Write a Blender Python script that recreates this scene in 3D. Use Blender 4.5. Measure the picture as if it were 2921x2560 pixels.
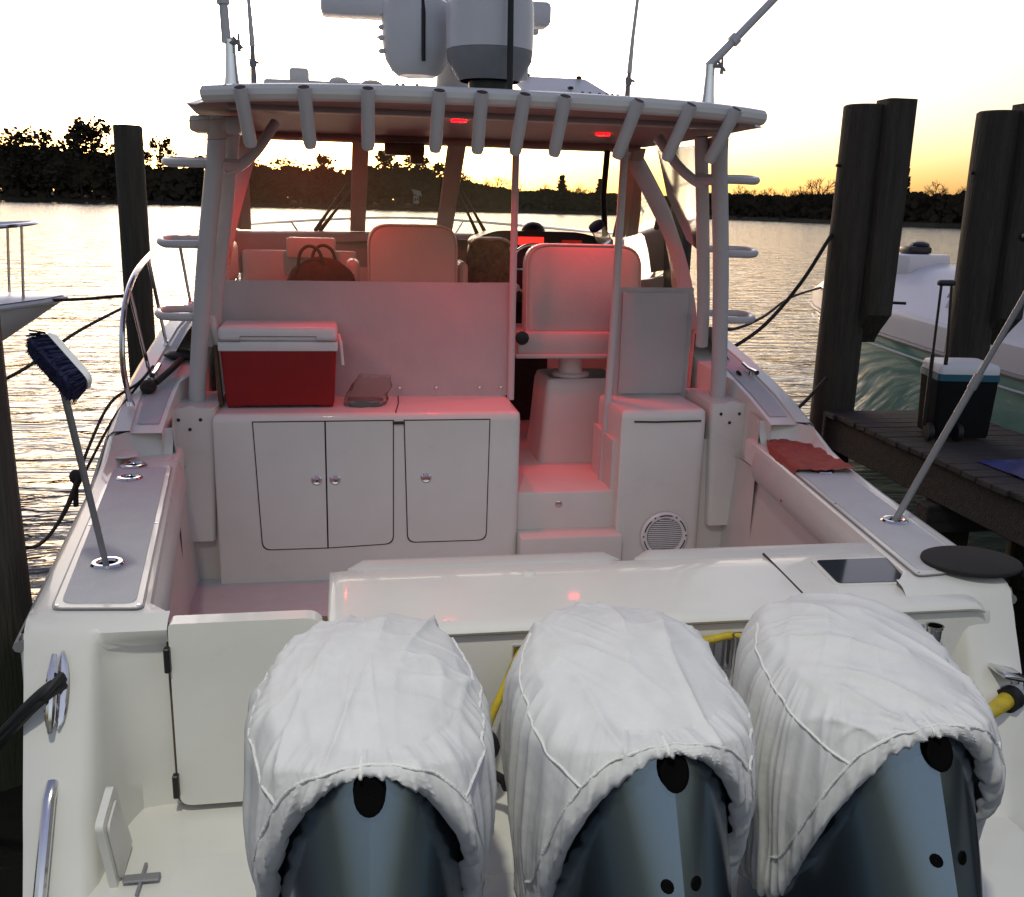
import bpy, bmesh, math, random
from mathutils import Vector, Matrix, Euler, noise
R = math.radians
random.seed(7)
for o in list(bpy.data.objects):
    bpy.data.objects.remove(o)
S = bpy.context.scene
COL = S.collection

# ------------------------------------------------------------------ camera
cam_d = bpy.data.cameras.new('camera')
cam = bpy.data.objects.new('camera', cam_d)
COL.objects.link(cam)
cam_d.sensor_fit = 'HORIZONTAL'
cam_d.sensor_width = 36.0
cam_d.lens = 33.43
cam_d.clip_start = 0.05
cam_d.clip_end = 9000
PITCH, ROLL, YAW = 0.2483, 0.02556, 0.17062
fw = Vector((math.sin(YAW) * math.cos(PITCH), math.cos(YAW) * math.cos(PITCH), -math.sin(PITCH)))
r0 = Vector((math.cos(YAW), -math.sin(YAW), 0))
u0 = r0.cross(fw)
rt = math.cos(ROLL) * r0 + math.sin(ROLL) * u0
up = -math.sin(ROLL) * r0 + math.cos(ROLL) * u0
M = Matrix((rt, up, -fw)).transposed().to_4x4()
M.translation = Vector((-0.7687, 0.0, 2.5))
cam.matrix_world = M
S.camera = cam

# ------------------------------------------------------------------ sky
W = bpy.data.worlds.new('World')
S.world = W
W.use_nodes = True
nt = W.node_tree
bg = nt.nodes['Background']
sky = nt.nodes.new('ShaderNodeTexSky')
sky.sky_type = 'NISHITA'
sky.sun_disc = False
sky.sun_elevation = R(6.8)
sky.sun_rotation = R(-3)
sky.altitude = 0
sky.air_density = 1.0
sky.dust_density = 3.6
sky.ozone_density = 1.0
tint = nt.nodes.new('ShaderNodeMix')
tint.data_type = 'RGBA'
tint.blend_type = 'MULTIPLY'
tint.inputs['Factor'].default_value = 1.0
tint.inputs['B'].default_value = (1.0, 0.965, 1.10, 1)
hs = nt.nodes.new('ShaderNodeHueSaturation')
stc = nt.nodes.new('ShaderNodeTexCoord')
ssp = nt.nodes.new('ShaderNodeSeparateXYZ')
smr = nt.nodes.new('ShaderNodeMapRange')
smr.inputs[1].default_value = 0.04
smr.inputs[2].default_value = 0.22
smr.inputs[3].default_value = 1.0
smr.inputs[4].default_value = 0.42
nt.links.new(stc.outputs['Generated'], ssp.inputs[0])
nt.links.new(ssp.outputs[2], smr.inputs[0])
nt.links.new(smr.outputs[0], hs.inputs['Saturation'])
nt.links.new(sky.outputs[0], tint.inputs['A'])
nt.links.new(tint.outputs['Result'], hs.inputs['Color'])
hmr = nt.nodes.new('ShaderNodeMapRange')
hmr.inputs[1].default_value = 0.32
hmr.inputs[2].default_value = 0.7
nt.links.new(ssp.outputs[2], hmr.inputs[0])
cool = nt.nodes.new('ShaderNodeMix')
cool.data_type = 'RGBA'
cool.blend_type = 'MULTIPLY'
cool.inputs['B'].default_value = (0.90, 0.90, 1.22, 1)
nt.links.new(hmr.outputs[0], cool.inputs['Factor'])
nt.links.new(hs.outputs[0], cool.inputs['A'])
nt.links.new(cool.outputs['Result'], bg.inputs[0])
bg.inputs[1].default_value = 0.15

# ------------------------------------------------------------------ lamp on the dock (its shadows fall forward over the boat)
ld = bpy.data.lights.new('dock_lamp_light', 'SPOT')
ld.energy = 530
ld.color = (1.0, 0.98, 0.82)
ld.shadow_soft_size = 0.14
ld.spot_size = R(64)
ld.spot_blend = 1.0
lo = bpy.data.objects.new('dock_lamp_light', ld)
lo.location = (-1.3, -0.1, 6.4)
lo.rotation_euler = (Vector((-0.2, 2.1, 0.9)) - lo.location).to_track_quat('-Z', 'Y').to_euler()
COL.objects.link(lo)

S.view_settings.view_transform = 'Standard'
S.view_settings.look = 'None'
S.view_settings.gamma = 1
S.view_settings.exposure = 0.8
S.render.engine = 'CYCLES'
S.cycles.max_bounces = 8
S.cycles.transparent_max_bounces = 16
S.cycles.use_denoising = True


# ------------------------------------------------------------------ materials
def mat(name, col, rough=0.5, metal=0.0, var=0.0, vscale=6.0, bump=0.0, bscale=40.0, coat=0.0, emit=None, es=0.0,
        trans=0.0, alpha=1.0, ior=1.45, stretch=None, var_col=None, rvar=0.0, spec=0.5):
    m = bpy.data.materials.new(name)
    m.use_nodes = True
    n = m.node_tree
    b = n.nodes['Principled BSDF']
    b.inputs['Base Color'].default_value = (*col, 1)
    b.inputs['Roughness'].default_value = rough
    b.inputs['Metallic'].default_value = metal
    b.inputs['IOR'].default_value = ior
    b.inputs['Specular IOR Level'].default_value = spec
    b.inputs['Coat Weight'].default_value = coat
    b.inputs['Coat Roughness'].default_value = 0.06
    b.inputs['Transmission Weight'].default_value = trans
    b.inputs['Alpha'].default_value = alpha
    if emit:
        b.inputs['Emission Color'].default_value = (*emit, 1)
        b.inputs['Emission Strength'].default_value = es
    if var or bump or rvar:
        tc = n.nodes.new('ShaderNodeTexCoord')
        mp = n.nodes.new('ShaderNodeMapping')
        n.links.new(tc.outputs['Object'], mp.inputs[0])
        if stretch:
            mp.inputs['Scale'].default_value = stretch
    if var or rvar:
        t = n.nodes.new('ShaderNodeTexNoise')
        t.inputs['Scale'].default_value = vscale
        t.inputs['Detail'].default_value = 6
        t.inputs['Roughness'].default_value = 0.62
        n.links.new(mp.outputs[0], t.inputs[0])
        if var:
            rp = n.nodes.new('ShaderNodeValToRGB')
            rp.color_ramp.elements[0].position = 0.3
            rp.color_ramp.elements[1].position = 0.7
            lo_c = var_col if var_col else tuple(c * (1 - var) for c in col)
            hi_c = tuple(min(1, c * (1 + 0.4 * var)) for c in col)
            rp.color_ramp.elements[0].color = (*lo_c, 1)
            rp.color_ramp.elements[1].color = (*hi_c, 1)
            n.links.new(t.outputs[0], rp.inputs[0])
            n.links.new(rp.outputs[0], b.inputs['Base Color'])
        if rvar:
            mr = n.nodes.new('ShaderNodeMapRange')
            mr.inputs[3].default_value = max(0.02, rough - rvar)
            mr.inputs[4].default_value = rough + rvar
            n.links.new(t.outputs[0], mr.inputs[0])
            n.links.new(mr.outputs[0], b.inputs['Roughness'])
    if bump:
        t2 = n.nodes.new('ShaderNodeTexNoise')
        t2.inputs['Scale'].default_value = bscale
        t2.inputs['Detail'].default_value = 5
        n.links.new(mp.outputs[0], t2.inputs[0])
        bp = n.nodes.new('ShaderNodeBump')
        bp.inputs['Strength'].default_value = bump
        bp.inputs['Distance'].default_value = 0.02
        n.links.new(t2.outputs[0], bp.inputs['Height'])
        n.links.new(bp.outputs[0], b.inputs['Normal'])
    return m


GEL = mat('gelcoat', (0.70, 0.69, 0.64), 0.3, var=0.06, vscale=2.2, coat=0.35, rvar=0.1, spec=0.2)
GELSH = mat('gelcoat_shaded', (0.40, 0.345, 0.31), 0.5, var=0.08, vscale=5)  # darker gelcoat copy, backlit shade put into the colour
UNDERSH = mat('underside_shade', (0.26, 0.185, 0.155), 0.6, var=0.08, vscale=5)  # dark brown stands in for the shade under the hardtop
GELM = mat('gelcoat_liner', (0.66, 0.64, 0.59), 0.34, var=0.06, vscale=3.0, rvar=0.08)
NONSKID = mat('nonskid', (0.58, 0.585, 0.60), 0.85, spec=0.15, var=0.06, vscale=9, bump=0.5, bscale=320)
TUBE = mat('powder_coated_tube', (0.55, 0.54, 0.53), 0.32, var=0.04, vscale=8)
CHROME = mat('stainless', (0.72, 0.71, 0.72), 0.13, metal=1.0, rvar=0.06, vscale=20)
BLACK = mat('black_rubber', (0.012, 0.012, 0.013), 0.55, var=0.3, vscale=30)
GASKET = mat('dark_gasket', (0.03, 0.028, 0.026), 0.7)
ROPE = mat('dark_rope', (0.035, 0.03, 0.026), 0.85, var=0.4, vscale=60, bump=0.6, bscale=160)
CANVAS = mat('white_canvas', (0.47, 0.455, 0.445), 0.75, var=0.05, vscale=3, bump=0.35, bscale=7)
COVER = mat('cover_cloth', (0.585, 0.585, 0.59), 0.8, var=0.10, vscale=7, bump=0.28, bscale=11)
SEAM = mat('cover_seam_tape', (0.66, 0.655, 0.64), 0.7, bump=0.3, bscale=120)
COWL = mat('cowl_metallic_blue', (0.155, 0.20, 0.245), 0.22, metal=0.92, var=0.12, vscale=300, coat=0.25)
VINYL = mat('seat_vinyl', (0.52, 0.50, 0.475), 0.42, var=0.05, vscale=5, bump=0.12, bscale=30)
RED = mat('red_plastic', (0.27, 0.008, 0.009), 0.42, var=0.12, vscale=5, bump=0.05, bscale=60)
WPLAST = mat('white_plastic', (0.72, 0.72, 0.70), 0.4, var=0.05, vscale=8)
DARKP = mat('dark_plastic', (0.012, 0.012, 0.013), 0.4)
GREYP = mat('grey_plastic', (0.22, 0.22, 0.23), 0.5, var=0.12, vscale=12)
DOME = mat('dome_white', (0.6, 0.605, 0.62), 0.35, var=0.05, vscale=6)
BROWN = mat('brown_bag', (0.055, 0.028, 0.016), 0.8, var=0.35, vscale=14, bump=0.5, bscale=40)
BLUE = mat('blue_bristle', (0.012, 0.014, 0.06), 0.8, var=0.3, vscale=30)
TOWEL = mat('towel_red', (0.40, 0.085, 0.065), 0.95, var=0.2, vscale=10, bump=0.8, bscale=90)
YELLOW = mat('yellow_cable', (0.62, 0.47, 0.03), 0.5, var=0.3, vscale=14, var_col=(0.38, 0.29, 0.04))
PILE = mat('piling_wood', (0.052, 0.046, 0.035), 0.9, var=0.45, vscale=7, bump=0.9, bscale=22, stretch=(3, 3, 0.25))
_n = PILE.node_tree
_b = _n.nodes['Principled BSDF']
_tc = _n.nodes.new('ShaderNodeNewGeometry')
_sp = _n.nodes.new('ShaderNodeSeparateXYZ')
_n.links.new(_tc.outputs['Position'], _sp.inputs[0])
_no = _n.nodes.new('ShaderNodeTexNoise')
_no.inputs['Scale'].default_value = 9
_ad = _n.nodes.new('ShaderNodeMath'); _ad.operation = 'MULTIPLY_ADD'; _ad.inputs[1].default_value = .35
_n.links.new(_no.outputs[0], _ad.inputs[0]); _n.links.new(_sp.outputs[2], _ad.inputs[2])
_mr = _n.nodes.new('ShaderNodeMapRange'); _mr.inputs[1].default_value = .75; _mr.inputs[2].default_value = .95
_n.links.new(_ad.outputs[0], _mr.inputs[0])
_mx = _n.nodes.new('ShaderNodeMix'); _mx.data_type = 'RGBA'
_mx.inputs['A'].default_value = (0.018, 0.022, 0.012, 1)
_src = _b.inputs['Base Color'].links[0].from_socket
_n.links.new(_src, _mx.inputs['B']); _n.links.new(_mr.outputs[0], _mx.inputs['Factor'])
_n.links.new(_mx.outputs['Result'], _b.inputs['Base Color'])
PLANK = mat('dock_plank', (0.038, 0.033, 0.030), 0.85, var=0.4, vscale=9, bump=0.7, bscale=30, stretch=(0.4, 3, 3))
TEAL = mat('teal_hull', (0.16, 0.34, 0.30), 0.13, var=0.12, vscale=1.5, coat=0.6)
BOATW = mat('boat_white', (0.66, 0.66, 0.68), 0.3, var=0.05, vscale=2)
GLASSB = mat('tinted_glass', (0.03, 0.035, 0.045), 0.05, coat=0.5)
TARP = mat('blue_tarp', (0.02, 0.03, 0.16), 0.45, var=0.3, vscale=8, bump=0.7, bscale=12)
AQUA = mat('aqua_plastic', (0.02, 0.11, 0.16), 0.4)
BLACKP = mat('black_nylon', (0.010, 0.010, 0.011), 0.75, spec=0.15, var=0.2, vscale=20)
HOLE = mat('dark_hole', (0.004, 0.004, 0.004), 1.0, spec=0.0)
BRSTRIP = mat('brown_strip', (0.10, 0.06, 0.03), 0.7, var=0.4, vscale=20)
REDLED = mat('red_led', (0.9, 0.02, 0.02), 0.4, emit=(1.0, 0.0006, 0.0016), es=14)
REDSCR = mat('red_screen', (0.1, 0.0, 0.0), 0.3, emit=(1.0, 0.03, 0.02), es=0.9)
WSCR = mat('white_screen', (0.8, 0.8, 0.8), 0.3, emit=(0.95, 0.95, 1.0), es=2.5)
CAMO = mat('camo_cloth', (0.12, 0.095, 0.06), 0.9, var=0.75, vscale=16, bump=0.5, bscale=30, var_col=(0.02, 0.022, 0.012))
LEAF = mat('far_foliage', (0.035, 0.028, 0.014), 0.9, var=0.4, vscale=0.3)
BARK = mat('far_bark', (0.03, 0.022, 0.016), 0.95)
LANDM = mat('far_land', (0.03, 0.03, 0.018), 1.0, var=0.4, vscale=0.05)
ROOFM = mat('pale_roof', (0.26, 0.25, 0.23), 0.8, var=0.4, vscale=.6)
MAT_B = mat('black_mat', (0.010, 0.010, 0.011), 0.8, var=0.3, vscale=60, bump=0.6, bscale=240)


def clear_mat(name, tint, haze, gloss_rough):
    m = bpy.data.materials.new(name)
    m.use_nodes = True
    n = m.node_tree
    n.nodes.remove(n.nodes['Principled BSDF'])
    out = n.nodes['Material Output']
    tr = n.nodes.new('ShaderNodeBsdfTransparent')
    tr.inputs[0].default_value = (*tint, 1)
    tl = n.nodes.new('ShaderNodeBsdfTranslucent')
    tl.inputs[0].default_value = (0.78, 0.78, 0.50, 1)
    df = n.nodes.new('ShaderNodeBsdfDiffuse')
    df.inputs[0].default_value = (0.5, 0.5, 0.36, 1)
    mx0 = n.nodes.new('ShaderNodeMixShader')
    n.links.new(tl.outputs[0], mx0.inputs[1])
    n.links.new(df.outputs[0], mx0.inputs[2])
    mx0.inputs[0].default_value = 0.25
    mx = n.nodes.new('ShaderNodeMixShader')
    mx.inputs[0].default_value = haze
    n.links.new(tr.outputs[0], mx.inputs[1])
    n.links.new(mx0.outputs[0], mx.inputs[2])
    gl = n.nodes.new('ShaderNodeBsdfGlossy')
    gl.inputs['Roughness'].default_value = gloss_rough
    fr = n.nodes.new('ShaderNodeFresnel')
    fr.inputs[0].default_value = 1.12
    mx2 = n.nodes.new('ShaderNodeMixShader')
    n.links.new(fr.outputs[0], mx2.inputs[0])
    n.links.new(mx.outputs[0], mx2.inputs[1])
    n.links.new(gl.outputs[0], mx2.inputs[2])
    n.links.new(mx2.outputs[0], out.inputs[0])
    return m


CLEARV = clear_mat('clear_vinyl', (0.93, 0.92, 0.84), 0.04, 0.08)
GLASS = clear_mat('windshield_glass', (0.95, 0.96, 0.92), 0.02, 0.02)
BAGP = clear_mat('thin_plastic', (0.88, 0.84, 0.86), 0.16, 0.12)

# water
WATER = bpy.data.materials.new('water')
WATER.use_nodes = True
n = WATER.node_tree
b = n.nodes['Principled BSDF']
b.inputs['Base Color'].default_value = (0.012, 0.012, 0.010, 1)
b.inputs['Roughness'].default_value = 0.07
b.inputs['IOR'].default_value = 1.33
tc = n.nodes.new('ShaderNodeTexCoord')
prev = None
for sc, st, dist, scl in ((1.7, 0.55, 0.14, (0.55, 1.6, 1)), (5.5, 0.35, 0.03, (0.6, 1.6, 1)), (0.4, 0.35, 0.3, (0.6, 1.4, 1))):
    mp = n.nodes.new('ShaderNodeMapping')
    mp.inputs['Scale'].default_value = scl
    mp.inputs['Rotation'].default_value = (0, 0, R(-12))
    t = n.nodes.new('ShaderNodeTexNoise')
    t.inputs['Scale'].default_value = sc
    t.inputs['Detail'].default_value = 3
    t.inputs['Distortion'].default_value = 0.6
    bp = n.nodes.new('ShaderNodeBump')
    bp.inputs['Strength'].default_value = st
    bp.inputs['Distance'].default_value = dist
    n.links.new(tc.outputs['Object'], mp.inputs[0])
    n.links.new(mp.outputs[0], t.inputs[0])
    n.links.new(t.outputs[0], bp.inputs['Height'])
    if prev:
        n.links.new(prev.outputs[0], bp.inputs['Normal'])
    prev = bp
n.links.new(prev.outputs[0], b.inputs['Normal'])


# ------------------------------------------------------------------ mesh helpers
ORG = {}


def org(o):
    return ORG.get(o.name, Vector((0, 0, 0)))


def obj(name, bm, m, parent=None, smooth=35, origin=None):
    me = bpy.data.meshes.new(name)
    bmesh.ops.recalc_face_normals(bm, faces=bm.faces[:])
    vs = [v.co for v in bm.verts]
    lo_ = Vector([min(v[i] for v in vs) for i in range(3)])
    hi_ = Vector([max(v[i] for v in vs) for i in range(3)])
    c = Vector(origin) if origin else Vector(((lo_.x + hi_.x) / 2, (lo_.y + hi_.y) / 2, lo_.z))
    for v in bm.verts:
        v.co -= c
    bm.to_mesh(me)
    bm.free()
    me.materials.append(m)
    if smooth:
        for p in me.polygons:
            p.use_smooth = True
        me.set_sharp_from_angle(angle=R(smooth))
    o = bpy.data.objects.new(name, me)
    COL.objects.link(o)
    ORG[o.name] = c
    if parent:
        o.parent = parent
        o.location = c - org(parent)
    else:
        o.location = c
    return o


def tag(o, label=None, cat=None, group=None, kind=None):
    if label:
        o['label'] = label
    if cat:
        o['category'] = cat
    if group:
        o['group'] = group
    if kind:
        o['kind'] = kind
    return o


def thing(name, loc, label, cat, group=None):
    o = bpy.data.objects.new(name, None)
    o.empty_display_size = 0.2
    COL.objects.link(o)
    o.location = loc
    ORG[o.name] = Vector(loc)
    return tag(o, label, cat, group)


def nb():
    return bmesh.new()


def box(bm, lo_, hi_, bev=0.0, seg=2, rot=None, piv=None):
    t = bmesh.new()
    bmesh.ops.create_cube(t, size=1)
    lo_, hi_ = Vector(lo_), Vector(hi_)
    for v in t.verts:
        v.co = Vector([(lo_[i] + hi_[i]) / 2 + v.co[i] * (hi_[i] - lo_[i]) for i in range(3)])
    if bev:
        bmesh.ops.bevel(t, geom=t.edges[:], offset=bev, segments=seg, profile=0.5, affect='EDGES')
    if rot:
        mm = Euler(rot).to_matrix()
        pv = Vector(piv) if piv else (lo_ + hi_) / 2
        for v in t.verts:
            v.co = mm @ (v.co - pv) + pv
    merge(bm, t)
    return bm


def merge(bm, t):
    me = bpy.data.meshes.new('tmp')
    t.to_mesh(me)
    t.free()
    bm.from_mesh(me)
    bpy.data.meshes.remove(me)


def spline(pts, k=6):
    P = [Vector(p) for p in pts]
    if len(P) < 3:
        return P
    out = []
    for i in range(len(P) - 1):
        p0 = P[i - 1] if i > 0 else P[i] * 2 - P[i + 1]
        p1, p2 = P[i], P[i + 1]
        p3 = P[i + 2] if i + 2 < len(P) else P[i + 1] * 2 - P[i]
        for j in range(k):
            t = j / k
            out.append(0.5 * ((2 * p1) + (p2 - p0) * t + (2 * p0 - 5 * p1 + 4 * p2 - p3) * t * t + (3 * p1 - p0 - 3 * p2 + p3) * t ** 3))
    out.append(P[-1])
    return out


def tube(bm, pts, r, seg=10, cap=True, sm=0, flat=1.0):
    P = spline(pts, sm) if sm else [Vector(p) for p in pts]
    n_ = len(P)
    rs = r if isinstance(r, (list, tuple)) else [r] * n_
    if len(rs) != n_:
        rs = [rs[0] + (rs[-1] - rs[0]) * i / (n_ - 1) for i in range(n_)]
    T = []
    for i in range(n_):
        d = P[min(i + 1, n_ - 1)] - P[max(i - 1, 0)]
        T.append(d.normalized())
    a = Vector((0, 0, 1)) if abs(T[0].z) < 0.9 else Vector((1, 0, 0))
    N = (a - T[0] * a.dot(T[0])).normalized()
    rings = []
    for i in range(n_):
        N = (N - T[i] * N.dot(T[i])).normalized()
        B = T[i].cross(N)
        rings.append([bm.verts.new(P[i] + (N * math.cos(2 * math.pi * k / seg) * flat + B * math.sin(2 * math.pi * k / seg)) * rs[i]) for k in range(seg)])
    for i in range(n_ - 1):
        for k in range(seg):
            bm.faces.new((rings[i][k], rings[i][(k + 1) % seg], rings[i + 1][(k + 1) % seg], rings[i + 1][k]))
    if cap:
        bm.faces.new(rings[0])
        bm.faces.new(rings[-1])
    return bm


def grid(bm, rows, cu=False, cv=False):
    V = [[bm.verts.new(p) for p in r] for r in rows]
    nr, nc = len(V), len(V[0])
    for i in range(nr if cv else nr - 1):
        for j in range(nc if cu else nc - 1):
            q = (V[i][j], V[i][(j + 1) % nc], V[(i + 1) % nr][(j + 1) % nc], V[(i + 1) % nr][j])
            try:
                bm.faces.new(q)
            except ValueError:
                pass
    return V


def lathe(bm, prof, c, seg=24, ax=(0, 0, 1), sx=1.0, sy=1.0, caps=True):
    z = Vector(ax).normalized()
    x = Vector((1, 0, 0)) if abs(z.x) < 0.9 else Vector((0, 1, 0))
    x = (x - z * x.dot(z)).normalized()
    y = z.cross(x)
    c = Vector(c)
    rows = []
    for r_, h in prof:
        r_ = max(r_, 1e-4)
        rows.append([c + z * h + x * (r_ * sx * math.cos(2 * math.pi * k / seg)) + y * (r_ * sy * math.sin(2 * math.pi * k / seg)) for k in range(seg)])
    V = grid(bm, rows, cu=True)
    if caps:
        bm.faces.new(V[0])
        bm.faces.new(V[-1])
    return bm


def ball(bm, c, rx, ry=None, rz=None, seg=16):
    ry = ry or rx
    rz = rz or rx
    t = bmesh.new()
    bmesh.ops.create_uvsphere(t, u_segments=seg, v_segments=max(6, seg // 2), radius=1)
    for v in t.verts:
        v.co = Vector((c[0] + v.co.x * rx, c[1] + v.co.y * ry, c[2] + v.co.z * rz))
    merge(bm, t)
    return bm


def prism(bm, poly, f0, f1):
    """poly: list of 2D points; f0/f1 map a 2D point to the near and far 3D point"""
    A = [bm.verts.new(f0(p)) for p in poly]
    Bv = [bm.verts.new(f1(p)) for p in poly]
    bm.faces.new(A)
    bm.faces.new(Bv[::-1])
    for i in range(len(poly)):
        j = (i + 1) % len(poly)
        bm.faces.new((A[i], A[j], Bv[j], Bv[i]))
    return bm


def rpoly(pts, rad, k=5):
    """round the corners of a polygon; rad scalar or list"""
    out = []
    n_ = len(pts)
    for i in range(n_):
        r_ = rad[i] if isinstance(rad, (list, tuple)) else rad
        p = Vector(pts[i]).to_2d()
        a = (Vector(pts[i - 1]).to_2d() - p)
        c = (Vector(pts[(i + 1) % n_]).to_2d() - p)
        if r_ <= 0:
            out.append(p)
            continue
        a1, c1 = p + a.normalized() * r_, p + c.normalized() * r_
        for j in range(k + 1):
            t = j / k
            out.append(a1 * (1 - t) ** 2 + p * 2 * t * (1 - t) + c1 * t * t)
    return out


def interp(tab, x):
    if x <= tab[0][0]:
        return tab[0][1]
    for (a, va), (c, vc) in zip(tab, tab[1:]):
        if x <= c:
            return va + (vc - va) * (x - a) / (c - a)
    return tab[-1][1]


def sstep(a, c, x):
    t = min(1, max(0, (x - a) / (c - a)))
    return t * t * (3 - 2 * t)


def nz(x, y, z):
    return noise.noise(Vector((x, y, z)))


# ================================================================== SETTING
bm = nb()
for (x0, y0, x1, y1) in ((-3500, -60, 3500, 3500),):
    V = [bm.verts.new(p) for p in ((x0, y0, 0), (x1, y0, 0), (x1, y1, 0), (x0, y1, 0))]
    bm.faces.new(V)
tag(obj('water', bm, WATER, origin=(0, 0, 0), smooth=0), kind='structure')

SHORE = [(-900, 330), (-260, 425), (-140, 434), (-60, 446), (-20, 452), (60, 472), (142, 480), (152, 377), (167, 260), (215, 190), (420, 120)]


def shore_at(az):
    """point of the shore line seen under azimuth az (radians) from the boat"""
    dx, dy = math.sin(az), math.cos(az)
    for (ax, ay), (bx, by) in zip(SHORE, SHORE[1:]):
        ex, ey = bx - ax, by - ay
        det = dx * (-ey) + ex * dy
        if abs(det) < 1e-9:
            continue
        t = (ax * (-ey) + ex * ay) / det
        u = (dx * ay - dy * ax) / det
        if -1e-6 <= u <= 1.000001 and t > 0:
            return t * dx, t * dy, t
    return None


bm = nb()
rows = [[], [], [], []]
for x, y in SHORE:
    d = math.hypot(x, y)
    for k, (e, z) in enumerate(((0, -0.5), (3, 0.9), (34, 4.5), (1800, 10.0))):
        rows[k].append((x * (1 + e / d), y * (1 + e / d), z))
grid(bm, rows)
tag(obj('far_shore', bm, LANDM, smooth=0), kind='structure')


def cards(bm, n_, fn, size, squash=0.7):
    for _ in range(n_):
        p = fn()
        a = random.uniform(0, 6.28)
        tilt = random.uniform(-1.2, 1.2)
        s_ = size * random.uniform(0.5, 1.3)
        ux = Vector((math.cos(a), math.sin(a), 0))
        uy = Vector((-math.sin(a) * math.sin(tilt), math.cos(a) * math.sin(tilt), math.cos(tilt)))
        c = Vector(p)
        pts = [c - ux * s_ - uy * s_ * squash, c + ux * s_ * 0.8 - uy * s_ * squash * 0.6, c + ux * s_ * 0.6 + uy * s_ * squash, c - ux * s_ * 0.7 + uy * s_ * squash * 0.8]
        bm.faces.new([bm.verts.new(q) for q in pts])


def crown_mesh(kind, seed):
    random.seed(seed)
    bm = nb()
    if kind == 'pine':       # tall pine, clumps high on the stem
        cl = [(random.uniform(-.22, .22), random.uniform(-.22, .22), random.uniform(.55, .97), random.uniform(.08, .16)) for _ in range(15)]
    elif kind == 'cone':
        cl = [(0, 0, 0.12 + 0.84 * i / 15, 0.21 * (1 - i / 17) + 0.02) for i in range(16)]
    else:                    # broad leafed
        cl = []
        for _ in range(26):
            a = random.uniform(0, 6.28)
            z = random.uniform(.18, .93)
            rr = random.uniform(0, .36) * math.sqrt(max(0.05, 1 - ((z - .5) / .5) ** 2))
            cl.append((math.cos(a) * rr, math.sin(a) * rr, z, random.uniform(.09, .17)))
    def fn():
        c = random.choice(cl)
        v = Vector((random.gauss(0, 1), random.gauss(0, 1), random.gauss(0, .8)))
        v = v.normalized() * c[3] * random.uniform(.3, 1.05)
        return (c[0] + v.x, c[1] + v.y, max(.03, c[2] + v.z))
    cards(bm, 720 if kind != 'pine' else 480, fn, 0.034)
    me_o = obj('crown', bm, LEAF, smooth=0, origin=(0, 0, 0))
    me = me_o.data
    bpy.data.objects.remove(me_o)
    return me


def trunk_mesh(h, seed):
    random.seed(seed)
    bm = nb()
    tube(bm, [(0, 0, -0.02), (0.01, 0, .4), (0, 0.01, h)], [.022, .008], 6)
    for _ in range(5):
        a = random.uniform(0, 6.28)
        z = random.uniform(.35, h * .9)
        tube(bm, [(0, 0, z), (math.cos(a) * .1, math.sin(a) * .1, z + .07), (math.cos(a) * .18, math.sin(a) * .18, z + .16)], [.008, .003], 4)
    o = obj('trunk', bm, BARK, smooth=0, origin=(0, 0, 0))
    me = o.data
    bpy.data.objects.remove(o)
    return me


def bare_mesh(seed):
    """leafless crown: limbs that fork four times"""
    random.seed(seed)
    bm = nb()
    def br(p, d, l, r_, dep):
        q = p + d * l
        tube(bm, [p, (p + q) / 2 + Vector((random.uniform(-1, 1), random.uniform(-1, 1), 0)) * l * .06, q], [r_, r_ * .6], 3, cap=False)
        if dep:
            for _ in range(3 if dep > 1 else 4):
                e = (d + Vector((random.gauss(0, .5), random.gauss(0, .5), random.gauss(.12, .28)))).normalized()
                br(p + d * l * random.uniform(.55, 1), e, l * random.uniform(.55, .8), r_ * .6, dep - 1)
    for k in range(4):
        a = k * 1.57 + random.uniform(-.4, .4)
        br(Vector((0, 0, .22 + .05 * k)), Vector((math.cos(a) * .5, math.sin(a) * .5, .85)).normalized(), .24, .014, 4)
    o = obj('crown', bm, BARK, smooth=0, origin=(0, 0, 0))
    me = o.data
    bpy.data.objects.remove(o)
    return me


CR = {'pine': [crown_mesh('pine', s) for s in (1, 2, 3)], 'broad': [crown_mesh('broad', s) for s in (4, 5, 6, 7)],
      'cone': [crown_mesh('cone', 8)], 'bare': [bare_mesh(s) for s in (9, 10, 11)]}
TR = {'pine': trunk_mesh(.9, 1), 'broad': trunk_mesh(.6, 2), 'cone': trunk_mesh(.8, 3), 'bare': trunk_mesh(.45, 4)}
# skyline: azimuth (deg) -> elevation of the tree tops (deg)
SKY = [(-26, 3.1), (-17.8, 2.95), (-16.6, 3.05), (-14.9, 3.0), (-13.2, 2.85), (-12.2, 2.5), (-10.5, 2.2), (-8, 2.1), (-6, 2.35), (-4.6, 2.5), (-3.5, 2.35),
       (-2, 2.4), (0, 2.35), (2, 2.75), (3, 2.65), (4.5, 2.4), (6, 2.0), (8, 1.55), (10, 1.3), (12, 1.45), (13, 1.3), (15, 1.3), (18, 1.2), (21, 1.5), (25, 1.45), (28, 1.75), (30, 1.8),
       (31, 1.9), (33, 1.75), (35, 1.9), (38, 1.8), (50, 1.8)]
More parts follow.
